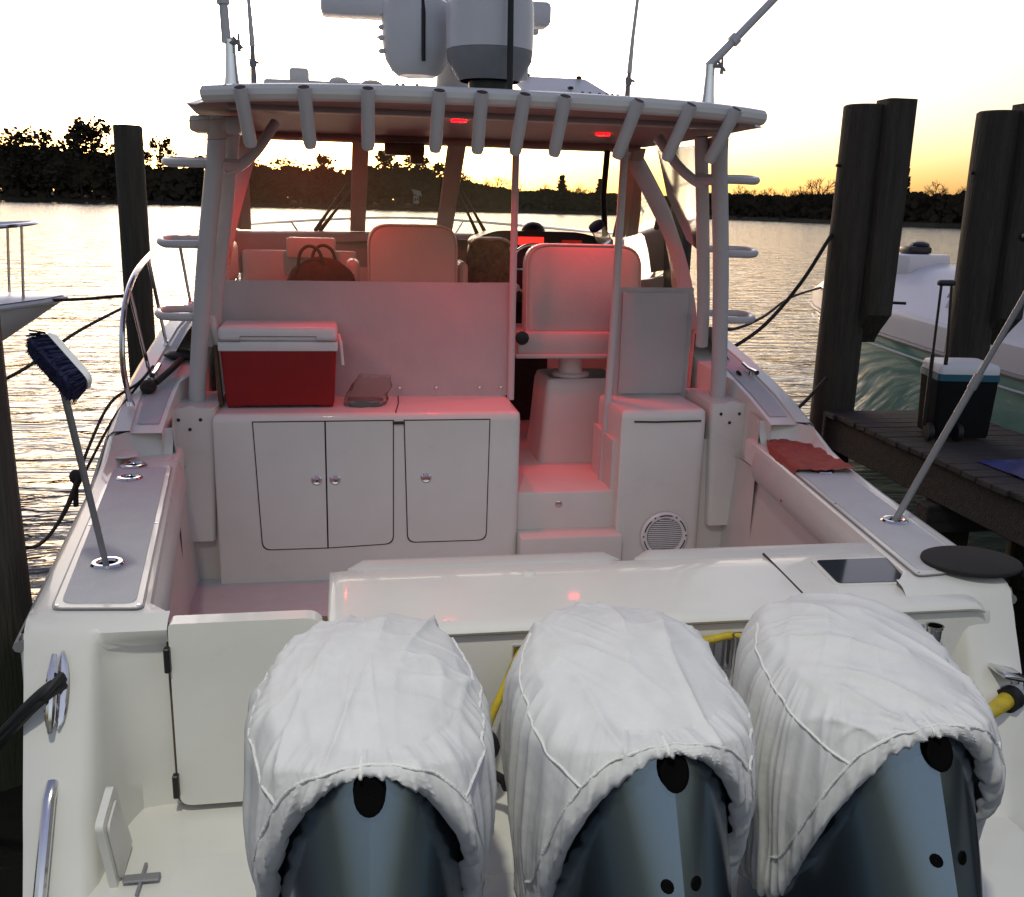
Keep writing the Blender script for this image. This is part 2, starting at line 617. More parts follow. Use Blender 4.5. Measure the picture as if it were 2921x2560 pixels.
# the far wood that reads as one dark mass
random.seed(21)
bm = nb()
az = -26.0
while az < 50:
    s_ = shore_at(R(az))
    if s_:
        top = s_[2] * math.tan(R(interp(SKY, az) * (.93 + .16 * nz(az * 1.1, 3, 0) + .15 * nz(az * 3.7, 5, 0))))
        for k in range(100):
            a2 = R(az + random.uniform(-.25, .25))
            e = s_[2] + random.uniform(4, 26)
            z = top * random.uniform(0, 1) ** .45
            zs = (1.1 + top * .03) * (1 if z < top * .85 else .5)
            c = Vector((math.sin(a2) * e, math.cos(a2) * e, .6 + z * .93))
            t = random.uniform(-.5, .5)
            ux = Vector((math.cos(a2 + t), -math.sin(a2 + t), 0))
            uz = Vector((0, 0, 1))
            s2 = zs * random.uniform(.6, 1.4)
            pts = [c + (ux * math.cos(q + t) + uz * .8 * math.sin(q + t)) * s2 * random.uniform(.35, 1.35) for q in (0.2, 1.1, 1.9, 2.7, 3.6, 4.4, 5.4)]
            bm.faces.new([bm.verts.new(p) for p in pts])
    az += 0.2
tag(obj('far_wood', bm, LEAF, smooth=0), kind='stuff')

random.seed(33)
bm = nb()
az = 7.0
while az < 37:
    s_ = shore_at(R(az))
    d = s_[2] + random.uniform(4, 12)
    h = d * math.tan(R(interp(SKY, az) + random.uniform(.0, .5)))
    t = bmesh.new()
    t.from_mesh(random.choice(CR['bare']))
    mm = Matrix.Translation((math.sin(R(az)) * d, math.cos(R(az)) * d, .9)) @ Matrix.Rotation(random.uniform(0, 6.28), 4, 'Z') @ Matrix.Diagonal((h * 1.1, h * 1.1, h, 1))
    t.transform(mm)
    merge(bm, t)
    az += random.uniform(.45, 1.1)
tag(obj('bare_wood', bm, BARK, smooth=0), kind='stuff')
TREES = []   # azimuth, elevation of its top, kind, label
random.seed(5)
def tree(az, el, kind, label, back=6, wid=1.0):
    s_ = shore_at(R(az))
    d = s_[2] + back
    el += .45 if kind == 'bare' else .38
    h = d * math.tan(R(el)) + 1.5
    loc = (math.sin(R(az)) * d, math.cos(R(az)) * d, .9)
    name = {'pine': 'pine_tree', 'broad': 'leafy_tree', 'cone': 'evergreen_tree', 'bare': 'bare_tree'}[kind]
    t = thing(name, loc, label, 'tree', 'trees on the far shore')
    for nm, me, m in (('crown', random.choice(CR[kind]), None), ('trunk', TR[kind], None)):
        c = bpy.data.objects.new(nm, me)
        COL.objects.link(c)
        c.parent = t
        c.scale = (h * wid, h * wid, h)
        c.rotation_euler = (0, 0, random.uniform(0, 6.28))
    return t


tree(-17.3, 3.0, 'broad', 'wide leafy tree at the left edge of the far wood')
tree(-15.9, 3.0, 'broad', 'leafy tree on the far shore, second from the left edge')
tree(-14.3, 3.15, 'pine', 'short clumpy pine just left of the tallest pine')
tree(-13.7, 3.5, 'pine', 'tallest pine, ragged crown standing above the left wood', wid=.8)
tree(-12.6, 2.5, 'broad', 'low bushy tree touching the left piling from behind')
tree(-11.4, 2.1, 'pine', 'small pine peeking out right of the left piling')
tree(-10.1, 2.75, 'pine', 'lone round-topped pine between the left piling and the pipework', wid=.6)
tree(-8.2, 2.0, 'broad', 'leafy tree behind the left hardtop pipes')
tree(-5.6, 2.35, 'broad', 'leafy tree in the left end of the left cabin window')
tree(-3.8, 2.05, 'broad', 'leafy tree in the middle of the left cabin window')
tree(-1.6, 2.3, 'broad', 'rounded tree at the right of the left cabin window')
tree(1.9, 2.65, 'broad', 'tall leafy tree in the middle cabin window, right of the pillar')
tree(3.9, 2.35, 'pine', 'spindly pine behind the pale house, middle cabin window')
tree(5.0, 2.05, 'broad', 'leafy tree right of the pale house')
tree(6.4, 1.6, 'broad', 'lower leafy tree left of the second window pillar')
tree(8.3, 1.75, 'bare', 'leafless tree just right of the second window pillar', wid=1.2)
tree(9.6, 1.2, 'bare', 'small leafless tree in the right cabin window')
tree(11.0, 1.2, 'bare', 'bare tree left of the dark round tree in the right window')
tree(12.2, 1.5, 'cone', 'dark round evergreen in the right cabin window', wid=1.3)
tree(13.2, 1.35, 'bare', 'bare tree right of the dark evergreen in the right window')
tree(14.4, 1.35, 'cone', 'dark evergreen left of the black windshield post', wid=1.2)
tree(20.9, 1.25, 'bare', 'bare tree directly right of the starboard pipework')
tree(22.6, 1.45, 'bare', 'bare tree with wide crown over open water on the right')
tree(24.2, 1.3, 'bare', 'low bare tree in the gap before the right pilings')
tree(25.6, 1.5, 'bare', 'small bare tree next left of the tall bare tree')
tree(26.6, 2.15, 'bare', 'tallest bare tree, standing left of the right pilings')
tree(28.1, 2.0, 'bare', 'bare tree partly hidden by the near right piling')
tree(31.0, 2.45, 'cone', 'dark rounded evergreen between the two right pilings', wid=.75)
tree(32.9, 1.85, 'bare', 'broad bare tree between the two right pilings', wid=1.2)
tree(34.6, 2.0, 'cone', 'dark evergreen touching the outer right piling', wid=.8)

# pale house on the far shore
s_ = shore_at(R(3.75))
hx, hy = s_[0] * .995, s_[1] * .995
h = thing('shore_house', (hx, hy, .5), 'small pale house with light roof among the far trees', 'house')
bm = nb(); box(bm, (hx - 1.3, hy - 1, 3.0), (hx + 1.2, hy + 3, 6.6)); obj('wall', bm, ROOFM, h)
bm = nb()
prism(bm, [(-1.0, 6.9), (2.6, 6.4), (1.9, 8.8), (-2.2, 9.6)], lambda p: Vector((hx + p[0], hy - 1.6, p[1])), lambda p: Vector((hx + p[0], hy + 3.5, p[1])))
obj('roof', bm, ROOFM, h)
for dx in (-.5, .6):
    bm = nb(); box(bm, (hx + dx - .3, hy - 1.12, 4.4), (hx + dx + .3, hy - 1.0, 5.6)); obj('window', bm, GLASSB, h)
# far low dock with posts
fd = thing('far_dock', (-95, 425, 0), 'long low dock on posts before the left far wood', 'dock')
bm = nb(); box(bm, (-135, 424, .9), (-22, 426, 1.3)); obj('deck', bm, BARK, fd)
for i in range(13):
    bm = nb(); x = -131 + i * 9; tube(bm, [(x, 423.6, -1.2), (x, 423.6, 1.6)], .55, 6); obj('post', bm, BARK, fd)


# pilings
def piling(name, x, y, r_, z1, label, seed, sister=None, lean=(0, 0)):
    t = thing(name, (x, y, -.6), label, 'piling', 'dock pilings')
    bm = nb()
    rows = []
    zs = [-.6 + (z1 + .6) * i / 26 for i in range(27)]
    for z in zs:
        row = []
        for k in range(22):
            a = 2 * math.pi * k / 22
            rr = r_ * (1.04 - .04 * (z / z1)) * (1 + .05 * nz(math.cos(a) * 1.2 + seed, math.sin(a) * 1.2, z * .5) + .03 * nz(math.cos(a) * 5 + seed, math.sin(a) * 5, z * .7))
            row.append((x + lean[0] * z + math.cos(a) * rr, y + lean[1] * z + math.sin(a) * rr, z))
        rows.append(row)
    rows.append([(x + lean[0] * z1 + (p[0] - x - lean[0] * z1) * .9, y + (p[1] - y) * .9, z1 + .012) for p in rows[-1]])
    V = grid(bm, rows, cu=True)
    bm.faces.new(V[-1])
    obj('post', bm, PILE, t, smooth=50)
    if sister:
        sx, sy, w, d_, zb, zt = sister
        bm = nb()
        rows = []
        for z, f in ((zb - .1, .0), (zb, .35), (zb + .14, 1.0), (zb + .5, 1), (zb + 1, 1), (zt - .02, 1.0), (zt, .95)):
            row = []
            for (px, py) in rpoly([(-w, -d_), (w, -d_), (w, d_), (-w, d_)], .05, 4):
                row.append((sx + px * (1 if f >= .9 else 1), sy + (py if f >= .9 else py * f + d_ * (1 - f)) + .004 * nz(px * 20, z * 4, seed), z))
            rows.append(row)
        V = grid(bm, rows, cu=True)
        bm.faces.new(V[0]); bm.faces.new(V[-1])
        obj('sister_timber', bm, PILE, t, smooth=40)
        bm = nb()
        tube(bm, [(x - r_ + .03, y - .02, zb + 1.25), (x - r_ - .035, y - .02, zb + 1.25)], .012, 8)
        obj('bolt', bm, BLACK, t)
    return t


piling('mooring_piling', 3.09, 7.06, .165, 3.30, 'thick double piling with a sloping-ended sister timber beside the towel corner of the dock', 1, (3.265, 6.93, .115, .12, 1.62, 3.345))
piling('mooring_piling', 4.22, 7.06, .165, 3.30, 'double piling at the right edge behind the rolling cooler', 2, (4.40, 6.93, .115, .12, 1.60, 3.36))
piling('mooring_piling', -3.06, 11.0, .145, 3.22, 'single round piling standing in open water beyond the port rail', 3, lean=(.004, 0))
piling('mooring_piling', 3.42, 12.0, .145, 3.11, 'distant round piling seen between the starboard hardtop pipes', 5, lean=(.004, 0))
piling('mooring_piling', -2.36, 4.1, .19, 3.1, 'black piling at the left edge close beside the hull', 4)

# finger dock
dk = thing('finger_dock', (3.5, 4.0, 0), 'weathered wooden finger dock with planks to the right of the boat', 'dock')
random.seed(3)
y = .6
while y < 6.86:
    w = .138
    bm = nb()
    dz = random.uniform(-.004, .004)
    x0, x1 = 2.94 + random.uniform(-.015, .015), 4.06 + random.uniform(-.015, .015)
    box(bm, (x0, y, .955 + dz), (x1, y + w, .995 + dz), .006, 1)
    obj('plank', bm, PLANK, dk, smooth=30)
    y += .146
for x0 in (2.97, 3.98):
    bm = nb(); box(bm, (x0, .5, .70), (x0 + .05, 6.9, .95), .008, 1); obj('stringer', bm, PLANK, dk)
bm = nb(); box(bm, (2.93, 6.86, .68), (4.07, 6.91, .99), .008, 1); obj('end_board', bm, PLANK, dk)
bm = nb(); box(bm, (2.9, 5.35, .50), (4.1, 5.5, .69), .01, 1); obj('cross_beam', bm, PLANK, dk)
for (x, y) in ((3.25, 5.62), (3.9, 5.62), (3.25, 2.3)):
    bm = nb(); tube(bm, [(x, y, -1), (x, y, .69)], .14, 14); obj('post', bm, PILE, dk)

# ================================================================== MAIN BOAT
BOAT = thing('fishing_boat', (0, 6.0, 0), 'large white fishing boat with hardtop, red cockpit lights and three covered outboards', 'boat')
XO = [(2.9, 1.88), (3.3, 1.925), (4.5, 2.05), (5.4, 2.13), (6, 2.16), (7, 2.15), (8, 2.08), (9.5, 1.86), (11, 1.42), (12.5, .72), (13.4, .06)]
ZO = [(2.9, 1.03), (3.4, 1.05), (4.5, 1.07), (5.1, 1.10), (5.5, 1.2), (5.9, 1.31), (6.5, 1.44), (7.2, 1.58), (8, 1.70), (10, 1.88), (13.4, 2.08)]
XI = [(3.2, 1.49), (3.4, 1.51), (5.2, 1.72), (5.6, 1.76)]
# hull sides
bm = nb()
ys = [3.3, 3.8, 4.5, 5, 5.4, 5.8, 6.2, 6.8, 7.4, 8, 9, 10, 11, 12, 12.8, 13.4]
for s in (-1, 1):
    rows = []
    for y in ys:
        xo, zo = interp(XO, y), interp(ZO, y)
        f = sstep(8, 13.4, y)
        rows.append([(s * xo, y, zo - .03), (s * (xo + .012), y, zo - .06), (s * xo * (1 - .06 * f), y, zo * .6), (s * xo * (.97 - .35 * f), y, .15 * (1 + f)), (s * xo * (.9 - .5 * f), y - .3 * f, -.2), (0, y - .9 * f, -.6)])
    grid(bm, rows)
obj('hull', bm, GEL, BOAT, smooth=40)
for s in (-1, 1):
    bm = nb()
    tube(bm, [(s * (interp(XO, y) + .012), y, interp(ZO, y) - .085) for y in ys], .022, 8)
    obj('rub_rail', bm, GREYP, BOAT)


# gunwales with the aft quarter and the moulded recess beside the transom door
def quarter(s):
    bm = nb()
    rows = []
    gx = [0, 0, .012, .04, .11, .2, .3]
    yl = [5.7, 5.42, 5.2, 4.9, 4.5, 4.1, 3.8, 3.6, 3.45]
    N = 14
    for y in yl:
        xo, xi, z = interp(XO, y), interp(XI, y), interp(ZO, y)
        zi = 1.055 + .02 * (y - 3.4) / 2
        row = [(s * (xo + .004), y, z - .08), (s * xo, y, z - .035), (s * (xo - .012), y, z - .01), (s * (xo - .04), y, z)]
        for k in range(1, 7):
            t = k / 7
            row.append((s * (xo - .04 + (xi + .04 - xo + .04) * t), y, z + (zi - z) * sstep(0, .13, t)))
        row += [(s * (xi + .03), y, zi), (s * (xi + .006), y, zi - .012), (s * xi, y, zi - .04), (s * (xi + .005), y, zi - .15)]
        rows.append(row)
    # over the corner and down the aft face
    xs = [1.925, 1.922, 1.912, 1.885, 1.80, 1.74, 1.705, 1.685, 1.672, 1.65, 1.57, 1.50, 1.45, 1.435]
    rec = [0, 0, 0, 0, 0, .0, .03, .15, .45, .78, .97, 1, 1, 1]
    for z, ya in ((1.048, 3.36), (1.035, 3.31), (1.01, 3.278), (.97, 3.26), (.93, 3.235), (.88, 3.21), (.8, 3.165), (.7, 3.11), (.6, 3.055), (.5, 3.0), (.4, 2.95), (.3, 2.895), (.22, 2.85), (.1, 2.80), (-.1, 2.75)):
        depth = max(0, 3.335 - ya) * sstep(1.0, .93, z) if z < 1 else 0
        w = 1 - .035 * max(0, 1 - z)
        row = []
        for x, g in zip(xs, rec):
            side = .012 if x > 1.918 else 0
            yy = ya + depth * g + (.05 if x > 1.92 else (.018 if x > 1.915 else (.005 if x > 1.90 else 0)))
            row.append((s * x * (w if x > 1.6 else 1), yy, z))
        rows.append(row)
    grid(bm, rows)
    # side wall joining aft edge to the hull side
    return obj('gunwale', bm, GEL, BOAT, smooth=50)


quarter(-1)
quarter(1)
# hull side between aft edge and first hull station
bm = nb()
for s in (-1, 1):
    rows = []
    for z, ya in ((1.0, 3.33), (.93, 3.285), (.8, 3.21), (.6, 3.1), (.4, 2.99), (.22, 2.89), (.0, 2.82), (-.2, 2.78)):
        w = 1 - .035 * max(0, 1 - z)
        rows.append([(s * 1.923 * w, ya, z), (s * (1.927 * w + .012), (ya + 3.32) / 2, z), (s * (interp(XO, 3.3) + .008) * (1 - .02 * max(0, 1 - z)), 3.33, z)])
    grid(bm, rows)
obj('hull_corner', bm, GEL, BOAT, smooth=50)


def sheet(name, poly, z, th, m, parent, rad=.03, zf=None, smooth=20):
    bm = nb()
    pl = rpoly(poly, rad)
    zz = (lambda p: zf(p)) if zf else (lambda p: z)
    prism(bm, pl, lambda p: Vector((p[0], p[1], zz(p) + th)), lambda p: Vector((p[0], p[1], zz(p))))
    return obj(name, bm, m, parent, smooth=smooth)


ztop = lambda p: 1.0575 + .02 * (p[1] - 3.4) / 2
for s in (-1, 1):
    P = [(s * 1.845, 3.40), (s * 1.535, 3.37), (s * 1.755, 5.26), (s * 2.06, 5.24)]
    Q = [(s * 1.825, 3.43), (s * 1.562, 3.405), (s * 1.772, 5.23), (s * 2.043, 5.21)]
    G = [(s * 1.853, 3.393), (s * 1.527, 3.362), (s * 1.749, 5.27), (s * 2.068, 5.25)]
    sheet('panel_seam', G, 0, .002, GREYP, BOAT, .04, ztop)
    pn = sheet('gunwale_panel', P, 0, .006, GEL, BOAT, .035, ztop)
    sheet('nonskid_pad', Q, 0, .0095, NONSKID, pn, .05, ztop)
    for q in ((1.835, 3.415), (1.55, 3.39), (1.94, 4.3), (1.655, 4.3), (2.045, 5.225), (1.768, 5.245)):
        bm = nb(); lathe(bm, [(.007, 0), (.006, .002), (.001, .0025)], (s * q[0], q[1], ztop(q) + .006), 10); obj('screw', bm, CHROME, pn)

# flush rod holders in the gunwales
def flush(x, y, big=1.0, name='flush_rod_holder'):
    z = 1.0575 + .02 * (y - 3.4) / 2 + .0095
    bm = nb()
    lathe(bm, [(.066 * big, 0), (.066 * big, .004), (.058 * big, .012), (.044 * big, .013), (.036 * big, .006), (.034 * big, -.002)], (x, y, z), 28, sy=.92, caps=False)
    t = obj(name, bm, CHROME, BOAT, origin=(x, y, z))
    bm = nb()
    lathe(bm, [(.0345 * big, .0035), (.001, .0035)], (x, y, z), 24, sy=.92, caps=False)
    obj('bore', bm, HOLE, t)
    return t


flush(-1.75, 3.80)
flush(-1.92, 5.02)
flush(-1.95, 5.26, 1.1)
flush(1.81, 4.01)
flush(1.87, 4.86)
bm = nb(); lathe(bm, [(.075, 0), (.07, .008), (.05, .006), (.03, .004), (.001, .004)], (-2.02, 5.38, 1.115), 24); obj('deck_fill_cap', bm, GEL, BOAT)

# coaming bolsters and cockpit side liners
for s in (-1, 1):
    bm = nb()
    rows = []
    for i in range(13):
        y = 3.42 + (5.5 - 3.42) * i / 12
        xi = interp(XI, y)
        zi = 1.055 + .02 * (y - 3.4) / 2
        sc = 1 if 0 < i < 12 else .6
        rows.append([(s * (xi + .005 - .045 * sc * max(0, math.sin(math.pi * k / 8)) ** .6), y, zi - .035 - .19 * k / 8) for k in range(9)])
    grid(bm, rows)
    obj('coaming_bolster', bm, VINYL, BOAT, smooth=50)
    bm = nb()
    grid(bm, [[(s * (interp(XI, y) + .03), y, .9), (s * (interp(XI, y) + .05), y, .85), (s * (interp(XI, y) + .0), y, .12)] for y in (3.36, 4, 4.6, 5.2, 5.6, 6.2)])
    obj('cockpit_liner', bm, GELM, BOAT, smooth=50)
bm = nb(); box(bm, (-1.85, 3.34, .06), (1.85, 6.05, .12)); obj('cockpit_sole', bm, NONSKID, BOAT, smooth=0)

# side decks and the moulded step down to the cockpit gunwale
for s in (-1, 1):
    bm = nb()
    rows = []
    for y in (5.52, 5.6, 5.9, 6.2, 6.5, 7.2, 8, 8.6):
        xo, z = interp(XO, y), interp(ZO, y) + .012
        xi = 1.845 if y < 6.3 else 1.72
        rows.append([(s * (xo + .006), y, z - .07), (s * xo, y, z - .025), (s * (xo - .03), y, z), (s * (xo - .12), y, z + .004), (s * (xo - .125), y, z - .012), (s * xi, y, z - .012), (s * (xi - .004), y, z - .03), (s * (xi - .004), y, z - .6)])
    grid(bm, rows)
    obj('side_deck', bm, GEL, BOAT, smooth=30)
    bm = nb()
    grid(bm, [[(s * (interp(XO, y) - .145), y, interp(ZO, y) + .005), (s * 1.875, y, interp(ZO, y) + .005)] for y in (5.62, 5.9, 6.2, 6.5, 7.2, 8)])
    obj('deck_pad', bm, NONSKID, BOAT, smooth=0)
    bm = nb()
    # riser face between gunwale and side deck
    rows = []
    for t in (0, .1, .5, .9, 1):
        row = []
        for px, py in ((1.795, 5.57), (1.83, 5.565), (1.90, 5.55), (1.98, 5.52), (2.04, 5.46), (2.085, 5.36)):
            zb = 1.06 + .04 * sstep(1.9, 2.08, px)
            zz = zb + (interp(ZO, 5.53) + .003 - zb) * t
            row.append((s * px, py + .06 * t - .04 * (1 - t), zz))
        rows.append(row)
    grid(bm, rows)
    obj('deck_riser', bm, GELM, BOAT, smooth=50)
    bm = nb()
    grid(bm, [[(s * 1.775, 5.54, z), (s * 1.80, 5.60, z), (s * 1.835, 5.80, z), (s * 1.85, 5.96, z)] for z in (1.225, 1.1, .6, .12)])
    grid(bm, [[(s * 1.85, 5.96, z), (s * 2.0, 5.97, z)] for z in (1.22, .12)])
    obj('liner_corner', bm, GELM, BOAT, smooth=50)

# foredeck and cabin trunk (mostly hidden from the stern)
bm = nb()
rows = []
for y in (8.35, 9, 10, 11, 12, 12.8, 13.35):
    xo, z = interp(XO, y), interp(ZO, y)
    hgt = interp([(8.35, .5), (9, .42), (10, .32), (11.5, .15), (13.4, .03)], y)
    rows.append([(-xo, y, z), (-xo * .8, y, z + .02), (-xo * .62, y, z + hgt * .85), (0, y, z + hgt), (xo * .62, y, z + hgt * .85), (xo * .8, y, z + .02), (xo, y, z)])
grid(bm, rows)
obj('foredeck', bm, GEL, BOAT, smooth=50)
for s in (-1, 1):
    bm = nb()
    rows = []
    for y, zt_ in ((6.55, 1.70), (7.2, 1.78), (8.0, 1.86), (8.4, 2.04), (8.62, 2.24)):
        rows.append([(s * 1.98, y, interp(ZO, y) - .03), (s * 1.84, y, zt_ - .05), (s * 1.80, y, zt_), (s * 1.70, y, zt_), (s * 1.68, y, zt_ - .06), (s * 1.66, y, .7)])
    grid(bm, rows)
    obj('cabin_side', bm, GEL, BOAT, smooth=40)

# transom: wide moulded box with a lid, livewell window and bolsters
bm = nb()
prof = [(3.30, .25), (3.26, .60), (3.215, .93), (3.22, .957)]
rows = [[(x, y, z) for x in (-.875, -.6, 0, .6, 1.2, 1.78)] for y, z in prof]
grid(bm, rows)
obj('transom_face', bm, GEL, BOAT, smooth=30)
bm = nb()
box(bm, (-.86, 3.245, .945), (1.72, 3.80, .975)); obj('transom_groove', bm, GASKET, BOAT, smooth=0)
bm = nb()
prof = [(3.225, .966), (3.195, .970), (3.185, .984), (3.19, .994), (3.215, 1.004), (3.26, 1.009), (3.4, 1.0185), (3.5, 1.026), (3.6, 1.032), (3.72, 1.035)]
xsl = [-.875, -.868, -.84, -.8, -.5, 0, .5, 1.0, 1.4, 1.66, 1.70, 1.728, 1.735]
rows = []
for y, z in prof:
    row = []
    for i, x in enumerate(xsl):
        e = (.03 if i in (0, 12) else .012 if i in (1, 11) else .002 if i in (2, 10) else 0)
        row.append((x, y, max(.962, z - e)))
    rows.append(row)
rows.append([(x, 3.80, 1.0) for x in xsl]); rows.append([(x, 3.81, .5) for x in xsl]); rows.append([(x, 3.83, .12) for x in xsl])
grid(bm, rows)
for xe in (-.875, 1.735):
    V = [bm.verts.new(p) for p in ((xe, 3.225, .96), (xe, 3.235, .97), (xe, 3.33, .983), (xe, 3.72, 1.0), (xe, 3.8, .985), (xe, 3.83, .12), (xe, 3.3, .12))]
    bm.faces.new(V)
obj('transom_box', bm, GEL, BOAT, smooth=50)
bm = nb(); prism(bm, [(1.012, 3.23), (1.02, 3.23), (1.02, 3.73), (1.012, 3.73)], lambda p: Vector((p[0], p[1], 1.009 + (p[1] - 3.23) * .068)), lambda p: Vector((p[0], p[1], .97))); obj('lid_seam', bm, GASKET, BOAT, smooth=0)
# bolsters along the forward edge
def bolster(x0, x1):
    bm = nb()
    rows = []
    n_ = 18
    for i in range(n_ + 1):
        t = i / n_
        x = x0 + (x1 - x0) * t
        e = min(1, min(t, 1 - t) * (x1 - x0) / .05)
        f = math.sqrt(max(.02, 1 - (1 - e) ** 2))
        rows.append([(x, 3.78 + .075 * math.cos(a) * f, 1.014 + .034 * math.sin(a) * f) for a in [2 * math.pi * k / 12 for k in range(12)]])
    V = grid(bm, rows, cu=True)
    bm.faces.new(V[0]); bm.faces.new(V[-1])
    obj('transom_bolster', bm, VINYL, BOAT, smooth=60)


bolster(-.80, .37)
bolster(.44, 1.70)
WN = [(1.20, 3.40), (1.52, 3.39), (1.60, 3.62), (1.21, 3.62)]
wf = sheet('livewell_window', [(1.18, 3.385), (1.545, 3.375), (1.625, 3.64), (1.19, 3.64)], 0, .007, GEL, BOAT, .03, lambda p: 1.0065 + (p[1] - 3.23) * .07)
sheet('window_pane', WN, 0, .0022, GLASSB, wf, .02, lambda p: 1.014 + (p[1] - 3.23) * .07)
bm = nb(); lathe(bm, [(.03, 0), (.028, .01), (.02, .014), (.001, .015)], (-.06, 3.62, 1.027), 18); obj('drain_cap', bm, GEL, BOAT)

# transom door
bm = nb()
prism(bm, rpoly([(-1.43, .30), (-.885, .30), (-.885, 1.035), (-1.43, 1.035)], [.05, .05, .07, .02]), lambda p: Vector((p[0], 3.27, p[1])), lambda p: Vector((p[0], 3.345, p[1])))
bmesh.ops.bevel(bm, geom=[e for e in bm.edges if e.calc_face_angle(0) > .9], offset=.012, segments=2, affect='EDGES')
DOOR = obj('transom_door', bm, GEL, BOAT, smooth=40)
bm = nb()
prism(bm, rpoly([(-1.447, .275), (-.875, .275), (-.875, 1.0), (-1.447, 1.0)], [.05, .05, 0, 0]), lambda p: Vector((p[0], 3.315, p[1])), lambda p: Vector((p[0], 3.36, p[1])))
obj('door_gap', bm, BRSTRIP, BOAT, smooth=0)
for z in (.93, .42):
    bm = nb(); box(bm, (-1.447, 3.245, z - .075), (-1.425, 3.275, z + .02), .004, 1); obj('hinge', bm, DARKP, DOOR)
# stern platform between the quarters
bm = nb()
rows = []
for y, z in ((3.40, .272), (3.25, .262), (3.0, .25), (2.5, .245), (2.2, .24), (2.16, .22), (2.15, .1), (2.2, -.2)):
    rows.append([(x, y, z) for x in (-1.72, -1.3, -.9, -.4, 0, .4, .9, 1.3, 1.72)])
grid(bm, rows)
PLAT = obj('swim_platform', bm, GEL, BOAT, smooth=40)
sheet('hatch_seam', [(-1.44, 2.4), (-.86, 2.4), (-.86, 3.03), (-1.40, 3.03)], .2515, .003, GELM, BOAT, .06)
sheet('platform_hatch', [(-1.43, 2.41), (-.87, 2.41), (-.87, 3.02), (-1.40, 3.02)], .253, .007, GEL, BOAT, .06)
bm = nb(); box(bm, (-1.56, 2.905, .262), (-1.44, 2.945, .272), .004, 1); box(bm, (-1.505, 2.84, .262), (-1.495, 3.0, .270)); obj('hatch_latch', bm, GREYP, BOAT)
# motor bracket shadow-side supports
bm = nb(); box(bm, (-1.05, 2.35, -.2), (1.05, 2.8, .27), .03); obj('motor_bracket', bm, GEL, BOAT)
# little access hatch standing ajar on the inner side of the port quarter
bm = nb()
HP = [(2.80, .56), (2.98, .60), (3.15, .24), (2.92, .22)]
prism(bm, rpoly(HP, .03), lambda p: Vector((-1.575, p[0], p[1])), lambda p: Vector((-1.60, p[0], p[1])))
AH = obj('access_hatch', bm, GEL, BOAT)
bm = nb()
prism(bm, rpoly([(2.84, .53), (2.965, .557), (3.10, .27), (2.935, .255)], .03), lambda p: Vector((-1.566, p[0], p[1])), lambda p: Vector((-1.574, p[0], p[1])))
obj('hatch_lid', bm, GELM, AH)
# chrome cleat and grab rail on the port quarter face
def onface(z):
    return 3.245 - .53 * (.95 - z) - .008
bm = nb()
rows = []
for i in range(13):
    t = -1 + 2 * i / 12
    z = .855 + t * .112
    wdt = .026 * math.sqrt(max(.04, 1 - t * t * .96))
    rows.append([(-1.775 + wdt * math.cos(a), onface(z) - .012 - .010 * math.sin(a), z) for a in [2 * math.pi * k / 10 for k in range(10)]])
V = grid(bm, rows, cu=True); bm.faces.new(V[0]); bm.faces.new(V[-1])
CL = obj('stern_cleat', bm, CHROME, BOAT)
bm = nb()
tube(bm, [(-1.795, onface(.97) - .04, .972), (-1.795, onface(.92) - .052, .92), (-1.795, onface(.86) - .056, .855), (-1.795, onface(.79) - .052, .79), (-1.795, onface(.74) - .04, .74)], [.009, .017, .018, .017, .009], 10)
tube(bm, [(-1.79, onface(.90), .90), (-1.80, onface(.90) - .06, .90)], .014, 8)
tube(bm, [(-1.79, onface(.81), .81), (-1.80, onface(.81) - .06, .81)], .014, 8)
obj('cleat_horn', bm, CHROME, CL)
bm = nb()
tube(bm, [(-1.79, onface(.56) + .02, .575), (-1.79, onface(.53) - .02, .545), (-1.80, onface(.3) - .03, .3), (-1.81, onface(.12) - .03, .12), (-1.81, onface(.0), .0)], .021, 10)
obj('grab_rail', bm, CHROME, BOAT)

# chrome rod holders on the transom, shore-power inlet
for x in (-.11, .685, 1.50):
    bm = nb()
    lathe(bm, [(.030, -.14), (.030, .02), (.034, .024), (.034, .032), (.027, .032), (.027, -.1)], (x, 3.16, .90), 20, caps=False)
    h_ = obj('transom_rod_holder', bm, CHROME, BOAT)
    bm = nb(); box(bm, (x - .085, 3.208, .76), (x - .01, 3.222, .915), .004, 1); obj('base_plate', bm, CHROME, h_)
    bm = nb(); lathe(bm, [(.0268, .0), (.001, .0)], (x, 3.16, .915), 16, caps=False); obj('bore', bm, HOLE, h_)

PI_Y = 3.09
bm = nb(); box(bm, (1.83, 3.10, .52), (1.875, 3.16, .73), .01); PL = obj('power_inlet', bm, CHROME, BOAT)
bm = nb(); box(bm, (1.74, 3.03, .735), (1.86, 3.14, .755), .008, 2, rot=(0, .25, 0)); obj('cover_flap', bm, CHROME, PL)
bm = nb(); box(bm, (1.77, 3.06, .44), (1.85, 3.09, .55), .012); obj('latch', bm, CHROME, PL)

# pillars under the hardtop pipes
for s in (-1, 1):
    bm = nb()
    a, c = (1.60, 1.86)
    prism(bm, rpoly([(a, 5.93), (c, 5.93), (c, 6.5), (a, 6.5)], .04), lambda p: Vector((s * (p[0] - .0), p[1] + .0, 1.26)), lambda p: Vector((s * (p[0] + .04), p[1], .40)))
    obj('pipe_pillar', bm, GEL, BOAT, smooth=50)

